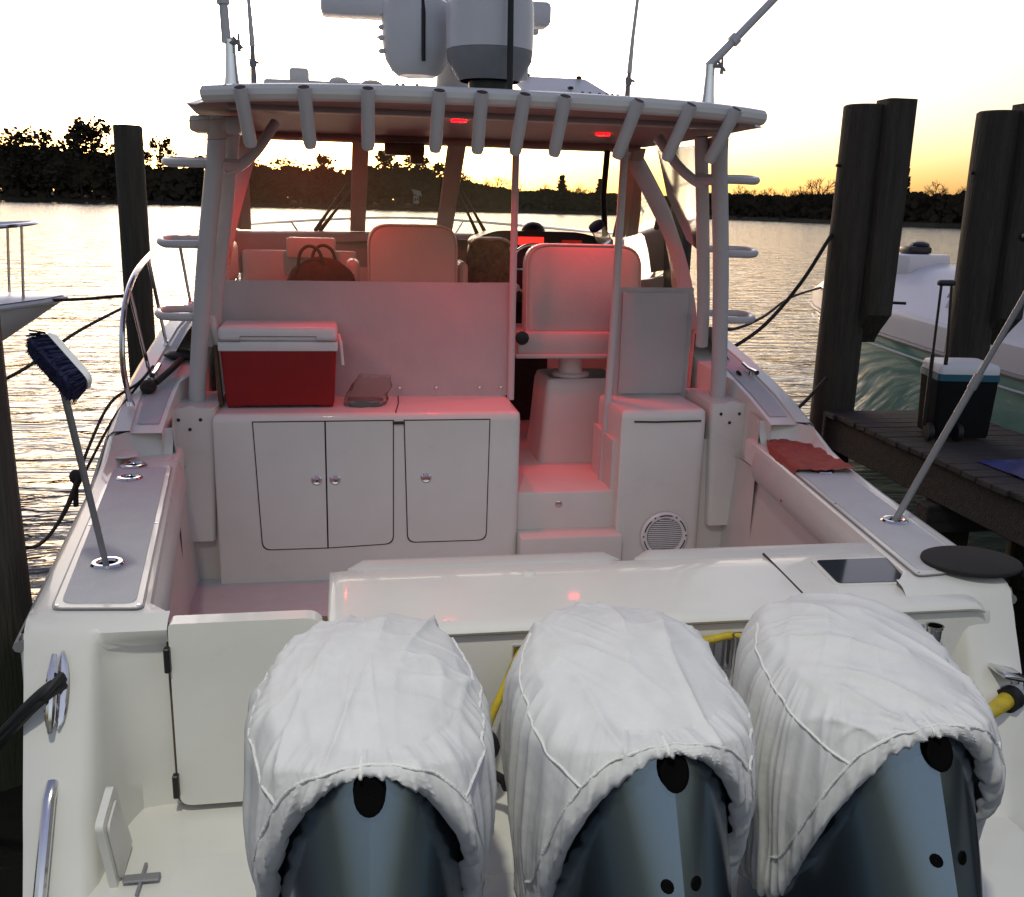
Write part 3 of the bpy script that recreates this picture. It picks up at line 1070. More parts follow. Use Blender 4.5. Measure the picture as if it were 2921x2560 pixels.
# cockpit bulkhead and galley cabinet
bm = nb(); box(bm, (-1.9, 6.0, .1), (.30, 6.52, 1.1)); box(bm, (.95, 6.0, .1), (1.9, 6.52, 1.0)); obj('bulkhead', bm, GELM, BOAT, smooth=0)
def cabinet(name, x0, x1, y0, y1, z0, z1, rad, lean=.03):
    bm = nb()
    pl = rpoly([(x0, y0), (x1, y0), (x1, y1), (x0, y1)], [.015, rad, .01, .01], 6)
    rows = []
    for z, off in ((z0, -lean), (z0 + .4, -lean * .5), (z1 - .06, 0), (z1 - .02, .004), (z1 - .005, .018), (z1, .045)):
        cx, cy = (x0 + x1) / 2, (y0 + y1) / 2
        row = []
        for p in pl:
            k = 1 - off / ((x1 - x0) / 2)
            k2 = 1 - off / ((y1 - y0) / 2)
            row.append((cx + (p[0] - cx) * (k if off > 0 else 1), cy + (p[1] - cy) * (k2 if off > 0 else 1) - (off if off < 0 else 0) * 0, z))
        rows.append(row)
    V = grid(bm, rows, cu=True)
    bm.faces.new(V[-1])
    return obj(name, bm, GEL, BOAT, smooth=50)


cabinet('galley_cabinet', -1.62, .305, 5.90, 6.5, .12, 1.225, .06)
cabinet('bait_station', .975, 1.575, 5.90, 6.5, .12, 1.225, .08)
def panel(name, pts, rad, y, th, m, parent):
    bm = nb()
    prism(bm, rpoly(pts, rad), lambda p: Vector((p[0], y - th, p[1])), lambda p: Vector((p[0], y, p[1])))
    return obj(name, bm, m, parent, smooth=25)


YF = 5.8985
for pts in ([(-1.375, 1.175), (-1.345, .345), (-.945, .345), (-.945, 1.175)], [(-.935, 1.175), (-.935, .345), (-.525, .36), (-.52, 1.175)], [(-.445, 1.175), (-.425, .365), (.085, .365), (.095, 1.175)]):
    lft = pts[0][0] < -1.2
    rr = [.0, .055, .0, .0] if lft else ([.0, .0, .055, .0] if pts[0][0] < -.9 else [.0, .055, .055, .0])
    cx = sum(p[0] for p in pts) / 4
    cz = sum(p[1] for p in pts) / 4
    g = [(p[0] + (.007 if p[0] > cx else -.007), p[1] + (.007 if p[1] > cz else -.007)) for p in pts]
    panel('door_seal', g, rr, YF, .002, GASKET, BOAT)
    d = panel('cabinet_door', pts, rr, YF, .0045, GEL, BOAT)
    lx = -1.0 if lft else (-.885 if pts[0][0] < -.9 else -.31)
    bm = nb(); lathe(bm, [(.034, 0), (.034, .006), (.026, .012), (.015, .008), (.001, .008)], (lx, YF - .004, .80), 22, ax=(0, -1, 0)); obj('latch', bm, CHROME, d)
bm = nb(); box(bm, (-.52, 5.885, 1.155), (-.445, 5.9, 1.172)); obj('counter_hinge', bm, GASKET, BOAT)
bm = nb()
tube(bm, [(-.5, 5.905, 1.19), (-.5, 5.93, 1.226), (-.47, 6.2, 1.2265), (-.46, 6.44, 1.2265)], .004, 6); obj('counter_seam', bm, GASKET, BOAT)
bm = nb(); tube(bm, [(1.06, 5.893, 1.152), (1.2, 5.893, 1.148), (1.52, 5.893, 1.152)], .006, 6); obj('lid_groove', bm, GASKET, BOAT)
# steps up into the helm deck
bm = nb(); box(bm, (.30, 5.98, .12), (.98, 8.2, .655), .012); obj('helm_step', bm, GELM, BOAT)
bm = nb(); box(bm, (.30, 5.80, .12), (1.0, 6.0, .40), .02); obj('lower_step', bm, GELM, BOAT)
bm = nb(); box(bm, (.98, 6.4, .5), (1.62, 8.2, .65)); box(bm, (-1.62, 6.5, .5), (.3, 8.2, .65)); obj('helm_sole', bm, GELM, BOAT, smooth=0)
bm = nb(); lathe(bm, [(.026, 0), (.024, .006), (.014, .01), (.001, .009)], (.59, 5.979, .57), 18, ax=(0, -1, 0)); obj('step_drain', bm, CHROME, BOAT)
bm = nb(); lathe(bm, [(.028, 0), (.026, .006), (.014, .01), (.001, .009)], (1.80, 5.985, .66), 18, ax=(0, -1, 0)); obj('washdown_outlet', bm, GREYP, BOAT)
bm = nb(); lathe(bm, [(.04, 0), (.036, .006), (.014, .008), (.001, .007)], (1.775, 5.1, .72), 18, ax=(-1, 0, 0), sy=1.0); obj('side_vent', bm, GREYP, BOAT)

# loudspeaker in the bait station
SPK = (1.315, 5.892, .355)
bm = nb(); lathe(bm, [(.168, 0), (.168, .012), (.155, .022), (.128, .018), (.122, .008)], SPK, 40, ax=(0, -1, 0), caps=False); sp = obj('loudspeaker', bm, WPLAST, BOAT)
bm = nb(); lathe(bm, [(.123, .010), (.09, .016), (.04, .019), (.001, .02)], SPK, 32, ax=(0, -1, 0), caps=False); obj('grille', bm, GREYP, sp)
bm = nb()
for i in range(17):
    z = -.112 + i * .014
    w = math.sqrt(max(0, .12 ** 2 - z * z))
    tube(bm, [(SPK[0] - w, SPK[1] - .015, SPK[2] + z), (SPK[0], SPK[1] - .023, SPK[2] + z), (SPK[0] + w, SPK[1] - .015, SPK[2] + z)], .0035, 5)
obj('grille_bars', bm, WPLAST, sp)
bm = nb()
for k in range(6):
    a0 = math.pi / 6 + k * math.pi / 3
    pts = [(SPK[0] + .147 * math.cos(a0 + t), SPK[1] - .0225, SPK[2] + .147 * math.sin(a0 + t)) for t in [-.3 + .1 * j for j in range(7)]]
    tube(bm, pts, .004, 5)
obj('bezel_slots', bm, DARKP, sp)
bm = nb()
for k in range(6):
    a0 = k * math.pi / 3
    ball(bm, (SPK[0] + .15 * math.cos(a0), SPK[1] - .022, SPK[2] + .15 * math.sin(a0)), .006, seg=8)
obj('screws', bm, DARKP, sp)
bm = nb()
prism(bm, [(-.018, -.118), (-.018, -.110), (-.008, -.104), (-.006, -.088), (.006, -.088), (.008, -.104), (.018, -.110), (.018, -.118), (.004, -.114), (-.004, -.114)],
      lambda p: Vector((SPK[0] + p[0], SPK[1] - .0265, SPK[2] + p[1])), lambda p: Vector((SPK[0] + p[0], SPK[1] - .02, SPK[2] + p[1])))
obj('emblem', bm, DARKP, sp, smooth=0)

# canvas dodger panels with clear vinyl above
def cloth_panel(name, x0, x1, z0, z1, y, m, amp=.012, nx=40, nz_=20, seed=0, th=.006):
    bm = nb()
    rows = []
    for j in range(nz_ + 1):
        v = j / nz_
        rows.append([(x0 + (x1 - x0) * i / nx, y + amp * (nz((x0 + (x1 - x0) * i / nx) * 3 + seed, v * 1.6, seed) + .5 * nz((x0 + (x1 - x0) * i / nx) * 7 + v * 3, v * 3, seed + 9)) - .0, z0 + (z1 - z0) * v) for i in range(nx + 1)])
    grid(bm, rows)
    return obj(name, bm, m, BOAT, smooth=80)


cloth_panel('canvas_panel', -1.63, .335, 1.225, 2.0, 6.45, CANVAS, .022, seed=1)
cloth_panel('canvas_panel', 1.05, 1.60, 1.20, 1.985, 6.42, CANVAS, .02, seed=5)
bm = nb(); box(bm, (1.085, 6.398, 1.24), (1.56, 6.412, 1.95), .006, 2); obj('canvas_pocket', bm, CANVAS, BOAT)
cloth_panel('clear_curtain', -1.58, .32, 2.0, 2.90, 6.46, CLEARV, .01, seed=2)
cloth_panel('clear_curtain', 1.06, 1.50, 1.985, 2.90, 6.44, CLEARV, .01, seed=3)
for x in (-1.45, -.95, -.45, -.2, .1, .25):
    bm = nb(); lathe(bm, [(.012, 0), (.01, .006), (.001, .008)], (x, 6.43, 1.285), 12, ax=(0, -1, 0)); obj('snap', bm, CHROME, BOAT)
# frame posts of the passage
bm = nb(); tube(bm, [(.32, 6.43, 1.2), (.315, 6.42, 2.0), (.31, 6.4, 2.92)], .024, 12); obj('passage_post', bm, TUBE, BOAT)
bm = nb(); tube(bm, [(.955, 6.25, .64), (1.0, 6.3, 1.8), (1.03, 6.36, 2.94)], .027, 12); obj('passage_post', bm, TUBE, BOAT)

# helm deck: bulkhead forward, companionway, dash, windshield
bm = nb()
box(bm, (-1.66, 8.2, .6), (.32, 8.3, 1.98)); box(bm, (.92, 8.2, .6), (1.66, 8.3, 1.9)); box(bm, (.3, 8.2, 1.75), (.95, 8.3, 1.95))
obj('forward_bulkhead', bm, GELM, BOAT, smooth=0)
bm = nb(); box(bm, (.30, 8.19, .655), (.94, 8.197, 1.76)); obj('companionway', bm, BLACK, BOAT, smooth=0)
bm = nb()
rows = []
for i in range(17):
    t = -1 + i / 8
    x = (1.72 if t < 0 else 1.52) * t
    bow = 8.75 - (.75 if t < 0 else .3) * t * t
    rows.append([(x, bow - .25, 1.95), (x, bow - .2, 2.1), (x, bow - .14, 2.24), (x, bow - .05, 2.262), (x, bow + .15, 2.26)])
grid(bm, rows)
obj('dash_liner', bm, GELSH, BOAT, smooth=60)
# windshield frame and panes
def wpt(x, t):
    """point on the raked windshield, t 0 bottom to 1 top"""
    y0 = 8.65 - .22 * (x / 1.6) ** 2
    y1 = 7.85 - .12 * (x / 1.6) ** 2
    return Vector((x * (1 - .04 * t), y0 + (y1 - y0) * t, 2.265 + (2.985 - 2.265) * t))
for x, w in ((-.70, .066), (.055, .075), (-1.63, .05), (1.60, .06)):
    bm = nb()
    rows = []
    for i in range(9):
        t = i / 8
        p = wpt(x + (.03 * t if x == .055 else 0), t)
        rows.append([p + Vector((-w, 0, 0)), p + Vector((-w * .8, -.03, 0)), p + Vector((w * .8, -.03, 0)), p + Vector((w, 0, 0)), p + Vector((w * .8, .03, 0)), p + Vector((-w * .8, .03, 0))])
    V = grid(bm, rows, cu=True); bm.faces.new(V[0]); bm.faces.new(V[-1])
    obj('windshield_mullion', bm, GELSH, BOAT, smooth=40)
bm = nb(); tube(bm, [wpt(1.42, 0) + Vector((0, -.25, .02)), wpt(1.36, .5) + Vector((0, -.12, 0)), wpt(1.34, 1)], .026, 10); obj('windshield_post', bm, BLACK, BOAT)
for x0, x1 in ((-1.6, -.76), (-.64, -.02), (.13, 1.55)):
    bm = nb()
    grid(bm, [[wpt(x0 + (x1 - x0) * i / 6, t) for i in range(7)] for t in (0, .25, .5, .75, 1)])
    obj('windshield_pane', bm, GLASS, BOAT, smooth=60)
for (xa, xb) in ((-1.02, -.72), (-1.06, -.80), (.36, .20), (.44, .24)):
    bm = nb(); a, c = wpt(xa, .0), wpt(xb, .55)
    if xa > 0:
        a, c = wpt(xa, 0), wpt(xb - .06, .5)
    tube(bm, [a + Vector((0, .05, .0)), (a * .6 + c * .4) + Vector((0, .05, 0)), c + Vector((0, .04, 0))], [.02, .006], 8)
    obj('wiper', bm, BLACK, BOAT)
# side pillars of the hardtop
for s in (-1, 1):
    bm = nb()
    path = [(1.50, 8.0, 3.02), (1.545, 7.72, 2.84), (1.59, 7.36, 2.585), (1.62, 7.1, 2.38), (1.645, 6.95, 2.18), (1.66, 6.82, 1.96), (1.665, 6.75, 1.78)]
    rows = []
    for p in spline(path, 5):
        rows.append([(s * (p.x - .075), p.y - .17, p.z - .11), (s * (p.x + .045), p.y - .165, p.z - .105), (s * (p.x + .06), p.y + .17, p.z + .12), (s * (p.x - .05), p.y + .165, p.z + .115)])
    V = grid(bm, rows, cu=True); bm.faces.new(V[0]); bm.faces.new(V[-1])
    obj('side_pillar', bm, GELSH, BOAT, smooth=50)
    bm = nb()
    rows = []
    for p in spline(path, 5)[2:-3]:
        k = (p.z - 2.0) / 1.0
        rows.append([(s * (p.x + .0), p.y - .06, p.z - .05), (s * (p.x + .03), 8.5 - .2 * k, max(1.98, p.z - .03) if False else p.z - .03)])
    grid(bm, rows)
    obj('side_window', bm, GLASS, BOAT, smooth=50)
    bm = nb()
    grid(bm, [[(s * 1.52, 6.35, 2.93), (s * 1.55, 7.3, 2.96)], [(s * 1.56, 6.4, 2.6), (s * 1.60, 7.15, 2.62)], [(s * 1.6, 6.42, 2.25), (s * 1.64, 6.75, 2.3)]])
    obj('side_curtain', bm, CLEARV, BOAT, smooth=50)

# hardtop
def ht_half(y):
    return interp([(5.08, 1.40), (5.2, 1.52), (5.45, 1.60), (6.2, 1.66), (7.2, 1.64), (7.8, 1.56), (8.2, 1.40)], y)
bm = nb()
us = [-1 + i / 12 for i in range(25)]
rows_t, rows_b = [], []
yl = [5.08, 5.16, 5.3, 5.5, 5.8, 6.2, 6.7, 7.2, 7.7, 8.05, 8.2]
for y in yl:
    hw = ht_half(y)
    zt_ = interp([(5.08, 3.055), (5.16, 3.085), (5.5, 3.11), (6.2, 3.17), (7, 3.22), (7.7, 3.2), (8.2, 3.08)], y)
    zb_ = interp([(5.08, 2.99), (5.3, 2.985), (6, 3.0), (7.2, 3.0), (7.9, 2.995), (8.2, 3.01)], y)
    ybow = lambda u: y - (.06 * (1 - u * u) if y < 5.4 else 0) + (.16 * (abs(u) ** 5) if y < 5.4 else 0)
    rows_t.append([(u * hw, ybow(u), zt_ - (zt_ - zb_ - .02) * (abs(u) ** 6) - .02 * u * u) for u in us])
    rows_b.append([(u * hw, ybow(u), zb_ - .005 * u * u + .0) for u in us])
rows = [rows_b[0]] + rows_t + [rows_b[-1]]
grid(bm, rows)
for k in (0, -1):
    for i in range(len(yl) - 1):
        try:
            bm.faces.new([bm.verts.new(p) for p in (rows_t[i][k], rows_t[i + 1][k], rows_b[i + 1][k], rows_b[i][k])])
        except ValueError:
            pass
bmesh.ops.remove_doubles(bm, verts=bm.verts[:], dist=.0005)
HT = obj('hardtop', bm, GEL, BOAT, smooth=45)
bm = nb(); grid(bm, rows_b); obj('shaded_underside', bm, UNDERSH, HT)  # underside sheet, its shade painted in by the darker colour
# aft rim moulding, under lip
bm = nb()
tube(bm, [(u * 1.47, 5.05 - .06 * (1 - u * u) + .16 * abs(u) ** 5, 3.03 - .02 * u * u) for u in us], .042, 10)
obj('aft_rim', bm, GEL, HT)
bm = nb(); box(bm, (-1.38, 5.34, 2.955), (1.40, 5.42, 2.992), .012); obj('under_lip', bm, GELSH, HT)
bm = nb(); box(bm, (-1.55, 7.55, 2.96), (1.50, 7.95, 3.0), .015); obj('header', bm, UNDERSH, HT)
bm = nb(); box(bm, (-.50, 7.5, 2.86), (-.20, 7.62, 2.95), .015); box(bm, (-.31, 7.45, 2.80), (-.21, 7.56, 2.9), .012); obj('overhead_box', bm, DARKP, HT)
# rod holders on the aft edge
RH = [(-1.28, -1.25), (-.975, -.955), (-.67, -.67), (-.325, -.335), (-.115, -.12), (.10, .075), (.305, .28), (.69, .62), (.98, .90), (1.25, 1.16)]
for xa, xb in RH:
    u = xa / 1.45
    y0 = 5.0 - .06 * (1 - u * u) + .12 * abs(u) ** 5
    a = Vector((xa, y0 - .02, 3.045 - .02 * u * u))
    c = Vector((xb, y0 + .10, 2.765))
    bm = nb(); tube(bm, [a, a + (c - a) * .12, a + (c - a) * .93, c], [.034, .034, .033, .026], 14, cap=True); rh = obj('rod_holder', bm, TUBE, BOAT, smooth=60)
    d = (a - c).normalized()
    bm = nb(); lathe(bm, [(.028, .0015), (.001, .0015)], a, 14, ax=d, caps=False); obj('bore', bm, BROWN, rh)
for x in (.44, .48, .53, .57, .60, .63, -.60, -.52, -.49, -.42, 1.20, 1.24, 1.30, -1.36):
    bm = nb(); ball(bm, (x, 5.13, 3.085 - .02 * (abs(x) / 1.4) ** 2 * 2.5), .011, .011, .016, 8); obj('fastener', bm, GREYP, HT)
# lights under the hardtop
for i, (x, y) in enumerate(((-.115, 5.95), (.93, 6.56))):
    bm = nb(); lathe(bm, [(.045, -.012), (.045, .0)], (x, y, 2.998), 20); lg = obj('red_dome_and_fill_light', bm, REDLED, BOAT)
    l = bpy.data.lights.new('red_dome_and_fill_lamp', 'AREA')
    l.shape = 'DISK'; l.size = .09; l.spread = R(120); l.energy = 3.3; l.color = (1.0, .02, .035)
    o = bpy.data.objects.new('red_dome_and_fill_lamp', l); COL.objects.link(o); o.parent = lg; o.location = (0, 0, -.03)
for (x, y) in ((-1.034, 6.86),):  # extra red lamp added behind a rod holder to brighten the lounge
    bm = nb(); lathe(bm, [(.02, -.008), (.02, .0)], (x, y, 2.998), 20); lg = obj('red_dome_and_fill_light', bm, REDLED, BOAT)
    l = bpy.data.lights.new('red_dome_and_fill_lamp', 'AREA')
    l.shape = 'DISK'; l.size = .09; l.energy = 5.0; l.color = (1.0, .03, .03)
    o = bpy.data.objects.new('red_dome_and_fill_lamp', l); COL.objects.link(o); o.parent = lg; o.location = (0, 0, -.03)
# gear on the hardtop
bm = nb(); lathe(bm, [(.16, 0), (.205, .05), (.235, .10), (.24, .15), (.246, .152), (.247, .30), (.244, .38), (.23, .47), (.19, .55), (.11, .60), (.001, .62)], (.03, 5.72, 3.20), 40); sd = obj('satellite_dome', bm, DOME, BOAT)
bm = nb(); lathe(bm, [(.17, -.01), (.208, .045), (.239, .10), (.2445, .149), (.241, .151)], (.03, 5.72, 3.20), 40, caps=False); obj('dome_base', bm, GREYP, sd)
bm = nb(); lathe(bm, [(.12, -.08), (.12, .0), (.17, .0)], (.03, 5.72, 3.19), 20); obj('pedestal', bm, DARKP, sd)
bm = nb(); lathe(bm, [(.11, 0), (.15, .03), (.185, .09), (.20, .16), (.205, .25), (.205, .35), (.195, .40), (.15, .43), (.001, .435)], (-.36, 6.05, 3.24), 32); rd = obj('radome', bm, DOME, BOAT)
bm = nb()
for z in (3.37, 3.44, 3.50, 3.57):
    ball(bm, (-.36 - .205, 6.03, z), .022, .03, .015, 8)
tube(bm, [(-.565, 6.03, 3.45), (-.60, 6.02, 3.44)], [.012, .003], 6)
obj('side_knobs', bm, DOME, rd)
bm = nb(); tube(bm, [(-.335, 5.83, 3.30), (-.335, 5.843, 3.40), (-.335, 5.842, 3.56), (-.34, 5.87, 3.65)], .012, 8); obj('antenna_stub', bm, BLACK, rd)
bm = nb(); box(bm, (-.92, 6.25, 3.60), (.49, 6.45, 3.74), .03); rb = obj('radar_bar', bm, DOME, BOAT)
bm = nb(); lathe(bm, [(.12, 0), (.11, .2), (.09, .44)], (-.1, 6.35, 3.2), 20); obj('radar_pedestal', bm, DOME, rb)
bm = nb(); box(bm, (.24, 5.95, 3.24), (.30, 6.1, 3.66), .02); box(bm, (.28, 5.97, 3.50), (.36, 6.03, 3.53), .01); box(bm, (.28, 5.97, 3.56), (.325, 6.03, 3.62), .008); obj('mast_bracket', bm, DOME, BOAT)
bm = nb(); tube(bm, [(.10, 5.40, 3.08), (.098, 5.42, 3.5), (.095, 5.45, 4.3)], [.018, .015], 10); obj('whip_antenna', bm, BLACK, BOAT)
bm = nb(); box(bm, (-1.28, 6.4, 3.17), (-.55, 7.1, 3.235), .02); box(bm, (-1.12, 6.35, 3.2), (-1.0, 6.5, 3.30), .02); ball(bm, (-.82, 6.3, 3.22), .06, .06, .03, 12); ball(bm, (-.62, 6.3, 3.22), .06, .06, .02, 12); obj('roof_hatch', bm, GEL, BOAT)
bm = nb()
prism(bm, rpoly([(.38, 0), (.97, 0), (.85, .30), (.33, .30)], .03), lambda p: Vector((p[0], 6.55 + p[1] * .9, 3.245 + p[1] * .42)), lambda p: Vector((p[0], 6.56 + p[1] * .9, 3.232 + p[1] * .42)))
rh = obj('open_roof_hatch', bm, WPLAST, BOAT)
bm = nb()
for p in ((.44, .27), (.80, .27), (.70, .05)):
    ball(bm, (p[0], 6.54 + p[1] * .9, 3.26 + p[1] * .42), .022, .022, .012, 8)
obj('hatch_knobs', bm, DARKP, rh)
bm = nb(); box(bm, (1.0, 6.2, 3.10), (1.5, 7.2, 3.20), .05, 3); obj('roof_rib', bm, GEL, BOAT)
# outriggers
for s, pts in ((-1, [(-1.43, 5.9, 3.35), (-1.44, 5.9, 3.6), (-1.47, 5.88, 4.6)]), (1, [(1.40, 5.9, 3.36), (1.55, 5.9, 3.515), (2.3, 5.9, 4.3)])):
    bm = nb(); lathe(bm, [(.05, -.02), (.046, .03), (.036, .12), (.03, .22), (.03, .29), (.018, .30)], (s * 1.41, 5.9, 3.08), 16); og = obj('outrigger_mount', bm, CHROME, BOAT)
    bm = nb(); tube(bm, pts, [.027, .022], 12)
    d = (Vector(pts[1]) - Vector(pts[0])).normalized()
    c = Vector(pts[0]) + d * .22
    tube(bm, [c - d * .02, c + d * .02], .036, 12)
    obj('outrigger_pole', bm, TUBE, og)
    bm = nb(); c = Vector(pts[0])
    tube(bm, [c + Vector((.0, -.01, 0)), c + Vector((.07, -.04, .0))], .012, 8)
    tube(bm, [c + Vector((.07, -.04, -.045)), c + Vector((.07, -.04, .05))], [.012, .006], 8)
    tube(bm, [c + Vector((.04, -.04, .03)), c + Vector((.09, -.05, -.03))], .008, 6)
    obj('lock_handle', bm, GREYP, og)
for pts in ([(-1.29, 5.9, 3.14), (-1.29, 5.9, 3.34), (-1.30, 5.9, 3.55), (-1.32, 5.88, 4.6)], [(.90, 5.9, 3.14), (.905, 5.9, 3.30), (.915, 5.9, 3.5), (.99, 5.88, 4.5)]):
    bm = nb(); tube(bm, [pts[0], pts[0][:2] + (3.22,), pts[1]], [.018, .012], 10); ball(bm, (pts[0][0], 5.89, 3.25), .022, .02, .03, 8); tube(bm, [(pts[0][0] - .02, 5.88, 3.27), (pts[0][0] + .035, 5.88, 3.25)], .007, 6); am = obj('antenna_mount', bm, GREYP, BOAT)
    bm = nb(); tube(bm, pts[1:], [.016, .007], 10); obj('whip', bm, TUBE, am)

# pipework carrying the hardtop, ladder hoops
for s in (-1, 1):
    bm = nb(); tube(bm, [(s * 1.745, 6.2, 1.2), (s * 1.735, 6.17, 1.35), (s * 1.63, 6.02, 2.1), (s * 1.52, 5.9, 2.75), (s * 1.50, 5.88, 2.96)], .052, 16, sm=5); PP = obj('hardtop_pipe', bm, TUBE, BOAT)
    for (dx, dz) in ((-.075, .0), (.055, .0), (-.01, -.06)):
        bm = nb(); ball(bm, (s * 1.745 + dx, 5.925, 1.19 + dz), .011, .008, .011, 8)
        obj('bolt', bm, DARKP, PP)
    bm = nb(); lathe(bm, [(.085, .006), (.083, .011), (.05, .013)], (s * 1.745, 5.94, 1.19), 24, ax=(0, -1, 0)); obj('flange', bm, GEL, PP)
    bm = nb(); tube(bm, [(s * 1.64, 6.30, 1.6), (s * 1.60, 6.22, 1.9), (s * 1.50, 6.08, 2.45), (s * 1.42, 6.0, 2.96)], .043, 14, sm=5); obj('hardtop_pipe', bm, TUBE, BOAT)
    bm = nb(); tube(bm, [(s * 1.49, 6.0, 2.66), (s * 1.40, 6.03, 2.70), (s * 1.30, 6.1, 2.80), (s * 1.20, 6.2, 2.96)], .032, 12, sm=5); obj('pipe_brace', bm, TUBE, BOAT)
    for z, yy in ((2.70, 5.92), (2.24, 6.02), (1.80, 6.1)):
        xi = interp([(1.8, 1.665), (2.24, 1.61), (2.7, 1.535)], z)
        bm = nb()
        tube(bm, [(s * xi, yy, z), (s * (xi + .13), yy - .02, z), (s * (xi + .24), yy + .02, z), (s * (xi + .285), yy + .12, z + .012), (s * (xi + .24), yy + .22, z + .02), (s * (xi + .13), yy + .26, z + .02), (s * (xi - .05), yy + .24, z + .02)], .024, 10, sm=5)
        obj('ladder_hoop', bm, TUBE, BOAT)
    bm = nb(); tube(bm, [(s * 1.50, 5.9, 2.70), (s * 1.42, 6.02, 2.70)], .035, 10); obj('pipe_gusset', bm, TUBE, BOAT)
    bm = nb(); box(bm, (s * 1.56 - .09, 5.84, 2.87), (s * 1.46 + .09, 6.06, 2.96), .02); obj('pipe_socket', bm, TUBE, BOAT)
# rolled clear side curtain hanging at the port edge
bm = nb()
rows = []
for i in range(9):
    t = i / 8
    rows.append([(-1.64 + .22 * t + .01 * math.sin(9 * t), 5.55 + .035 * math.cos(a), 2.9 - .03 * t - .05 * (1 - t) * (t > .0) - .055 * math.sin(a) - .05 * math.exp(-((t - .25) / .12) ** 2) * (1 if math.sin(a) > 0 else 0)) for a in [2 * math.pi * k / 10 for k in range(10)]])
grid(bm, rows, cu=True)
obj('rolled_curtain', bm, BAGP, BOAT, smooth=70)
bm = nb(); tube(bm, [(1.90, 6.25, 1.42), (1.93, 6.27, 1.39), (1.95, 6.28, 1.30), (1.93, 6.26, 1.22)], .013, 8, sm=4); obj('grab_strap', bm, BLACK, BOAT)
# bow rail
bm = nb()
rail = [(-2.06, 5.78, 1.33), (-2.07, 5.72, 1.55), (-2.07, 5.78, 1.78), (-2.07, 5.98, 1.96), (-2.07, 6.35, 2.08), (-2.07, 7.0, 2.17), (-2.06, 7.9, 2.22), (-1.98, 9, 2.26), (-1.75, 10.4, 2.27), (-1.3, 11.6, 2.29), (-.6, 12.7, 2.32), (0, 13.1, 2.33)]
full = rail + [(-p[0], p[1], p[2]) for p in rail[-2:-6:-1]] + [(2.0, 8.95, 2.14), (2.01, 8.4, 2.02), (2.02, 7.9, 1.88), (2.03, 7.6, 1.66)]
tube(bm, full, .017, 10, sm=5)
BR = obj('bow_rail', bm, CHROME, BOAT)
for s in (-1, 1):
    for pb, pt in [q for q in (((2.03, 6.25, 1.40), (2.07, 6.02, 1.975)), ((2.03, 6.85, 1.52), (2.07, 6.62, 2.13)), ((2.02, 7.9, 1.69), (2.06, 7.75, 2.215)), ((1.7, 9.9, 1.88), (1.84, 9.85, 2.265)), ((1.2, 11.3, 1.96), (1.42, 11.3, 2.285)), ((.5, 12.5, 2.03), (.68, 12.55, 2.315))) if s < 0 or q[0][1] > 9]:
        bm = nb(); tube(bm, [(s * pb[0], pb[1], pb[2]), (s * pt[0], pt[1], pt[2])], .012, 8); lathe(bm, [(.026, 0), (.02, .02), (.012, .03)], (s * pb[0], pb[1], pb[2]), 12); obj('stanchion', bm, CHROME, BR)
bm = nb(); lathe(bm, [(.028, 0), (.022, .02), (.017, .03)], (-2.06, 5.78, 1.315), 12); obj('rail_base', bm, CHROME, BR)
# cleats on the side decks
for s in (-1, 1):
    bm = nb(); tube(bm, [(s * 2.0, 6.15, 1.43), (s * 2.0, 6.28, 1.435), (s * 2.0, 6.4, 1.455)], [.018, .014], 8); tube(bm, [(s * 2.0, 6.25, 1.37), (s * 2.0, 6.25, 1.43)], .016, 8); obj('deck_cleat', bm, CHROME, BOAT)
bm = nb(); ball(bm, (-1.87, 6.6, 1.49), .14, .1, .035, 14); obj('deck_vent', bm, BLACK, BOAT)

# helm and seats
def seat_back(name, x0, x1, z0, z1, y, th, rad, m=VINYL, lean=.06, parent=BOAT, sag=0):
    bm = nb()
    pl = rpoly([(x0 + sag, z0), (x1 - sag, z0), (x1, z1), (x0, z1)], [.05, .05, rad, rad], 8)
    cx, cz = (x0 + x1) / 2, (z0 + z1) / 2
    rows = []
    for d, k in ((0, .90), (.012, .965), (.035, 1.0), (th - .035, 1.0), (th - .012, .965), (th, .90)):
        rows.append([(cx + (p[0] - cx) * k, y + d + lean * (p[1] - z0), cz + (p[1] - cz) * (k if k < 1 else 1)) for p in pl])
    V = grid(bm, rows, cu=True)
    bm.faces.new(V[0]); bm.faces.new(V[-1])
    o = obj(name, bm, m, parent, smooth=50)
    if m is VINYL and z1 - z0 > .5:
        bm = nb()
        rim = [Vector((cx + (p[0] - cx) * .975, y + .008 + lean * (p[1] - z0), cz + (p[1] - cz) * .975)) for p in pl]
        tube(bm, rim + [rim[0]], .006, 6, cap=False)
        obj('piping', bm, VINYL, o, smooth=60)
    return o


HS = seat_back('helm_seat', .46, 1.32, 1.62, 2.255, 6.72, .16, .17, sag=-.0)
bm = nb(); box(bm, (.40, 6.66, 1.48), (1.10, 7.2, 1.64), .02); box(bm, (.385, 6.63, 1.455), (1.10, 7.2, 1.485), .008); obj('seat_frame', bm, VINYL, HS)
bm = nb(); lathe(bm, [(.14, 0), (.14, .02), (.09, .03), (.085, .16), (.16, .17)], (.86, 6.95, 1.28), 22); obj('seat_post', bm, WPLAST, HS)
bm = nb(); lathe(bm, [(.05, 0), (.05, .015), (.02, .02)], (.43, 6.66, 1.60), 10, ax=(0, -1, 0)); obj('arm_pivot', bm, DARKP, HS)
bm = nb()
pl = rpoly([(.62, 6.75), (1.25, 6.75), (1.25, 7.3), (.62, 7.3)], .06)
grid(bm, [[(.93 + (p[0] - .93) * k, 7.0 + (p[1] - 7.0) * k, z) for p in pl] for z, k in ((.65, 1.08), (.9, 1.0), (1.22, .93), (1.27, .88), (1.28, .8))], cu=True)
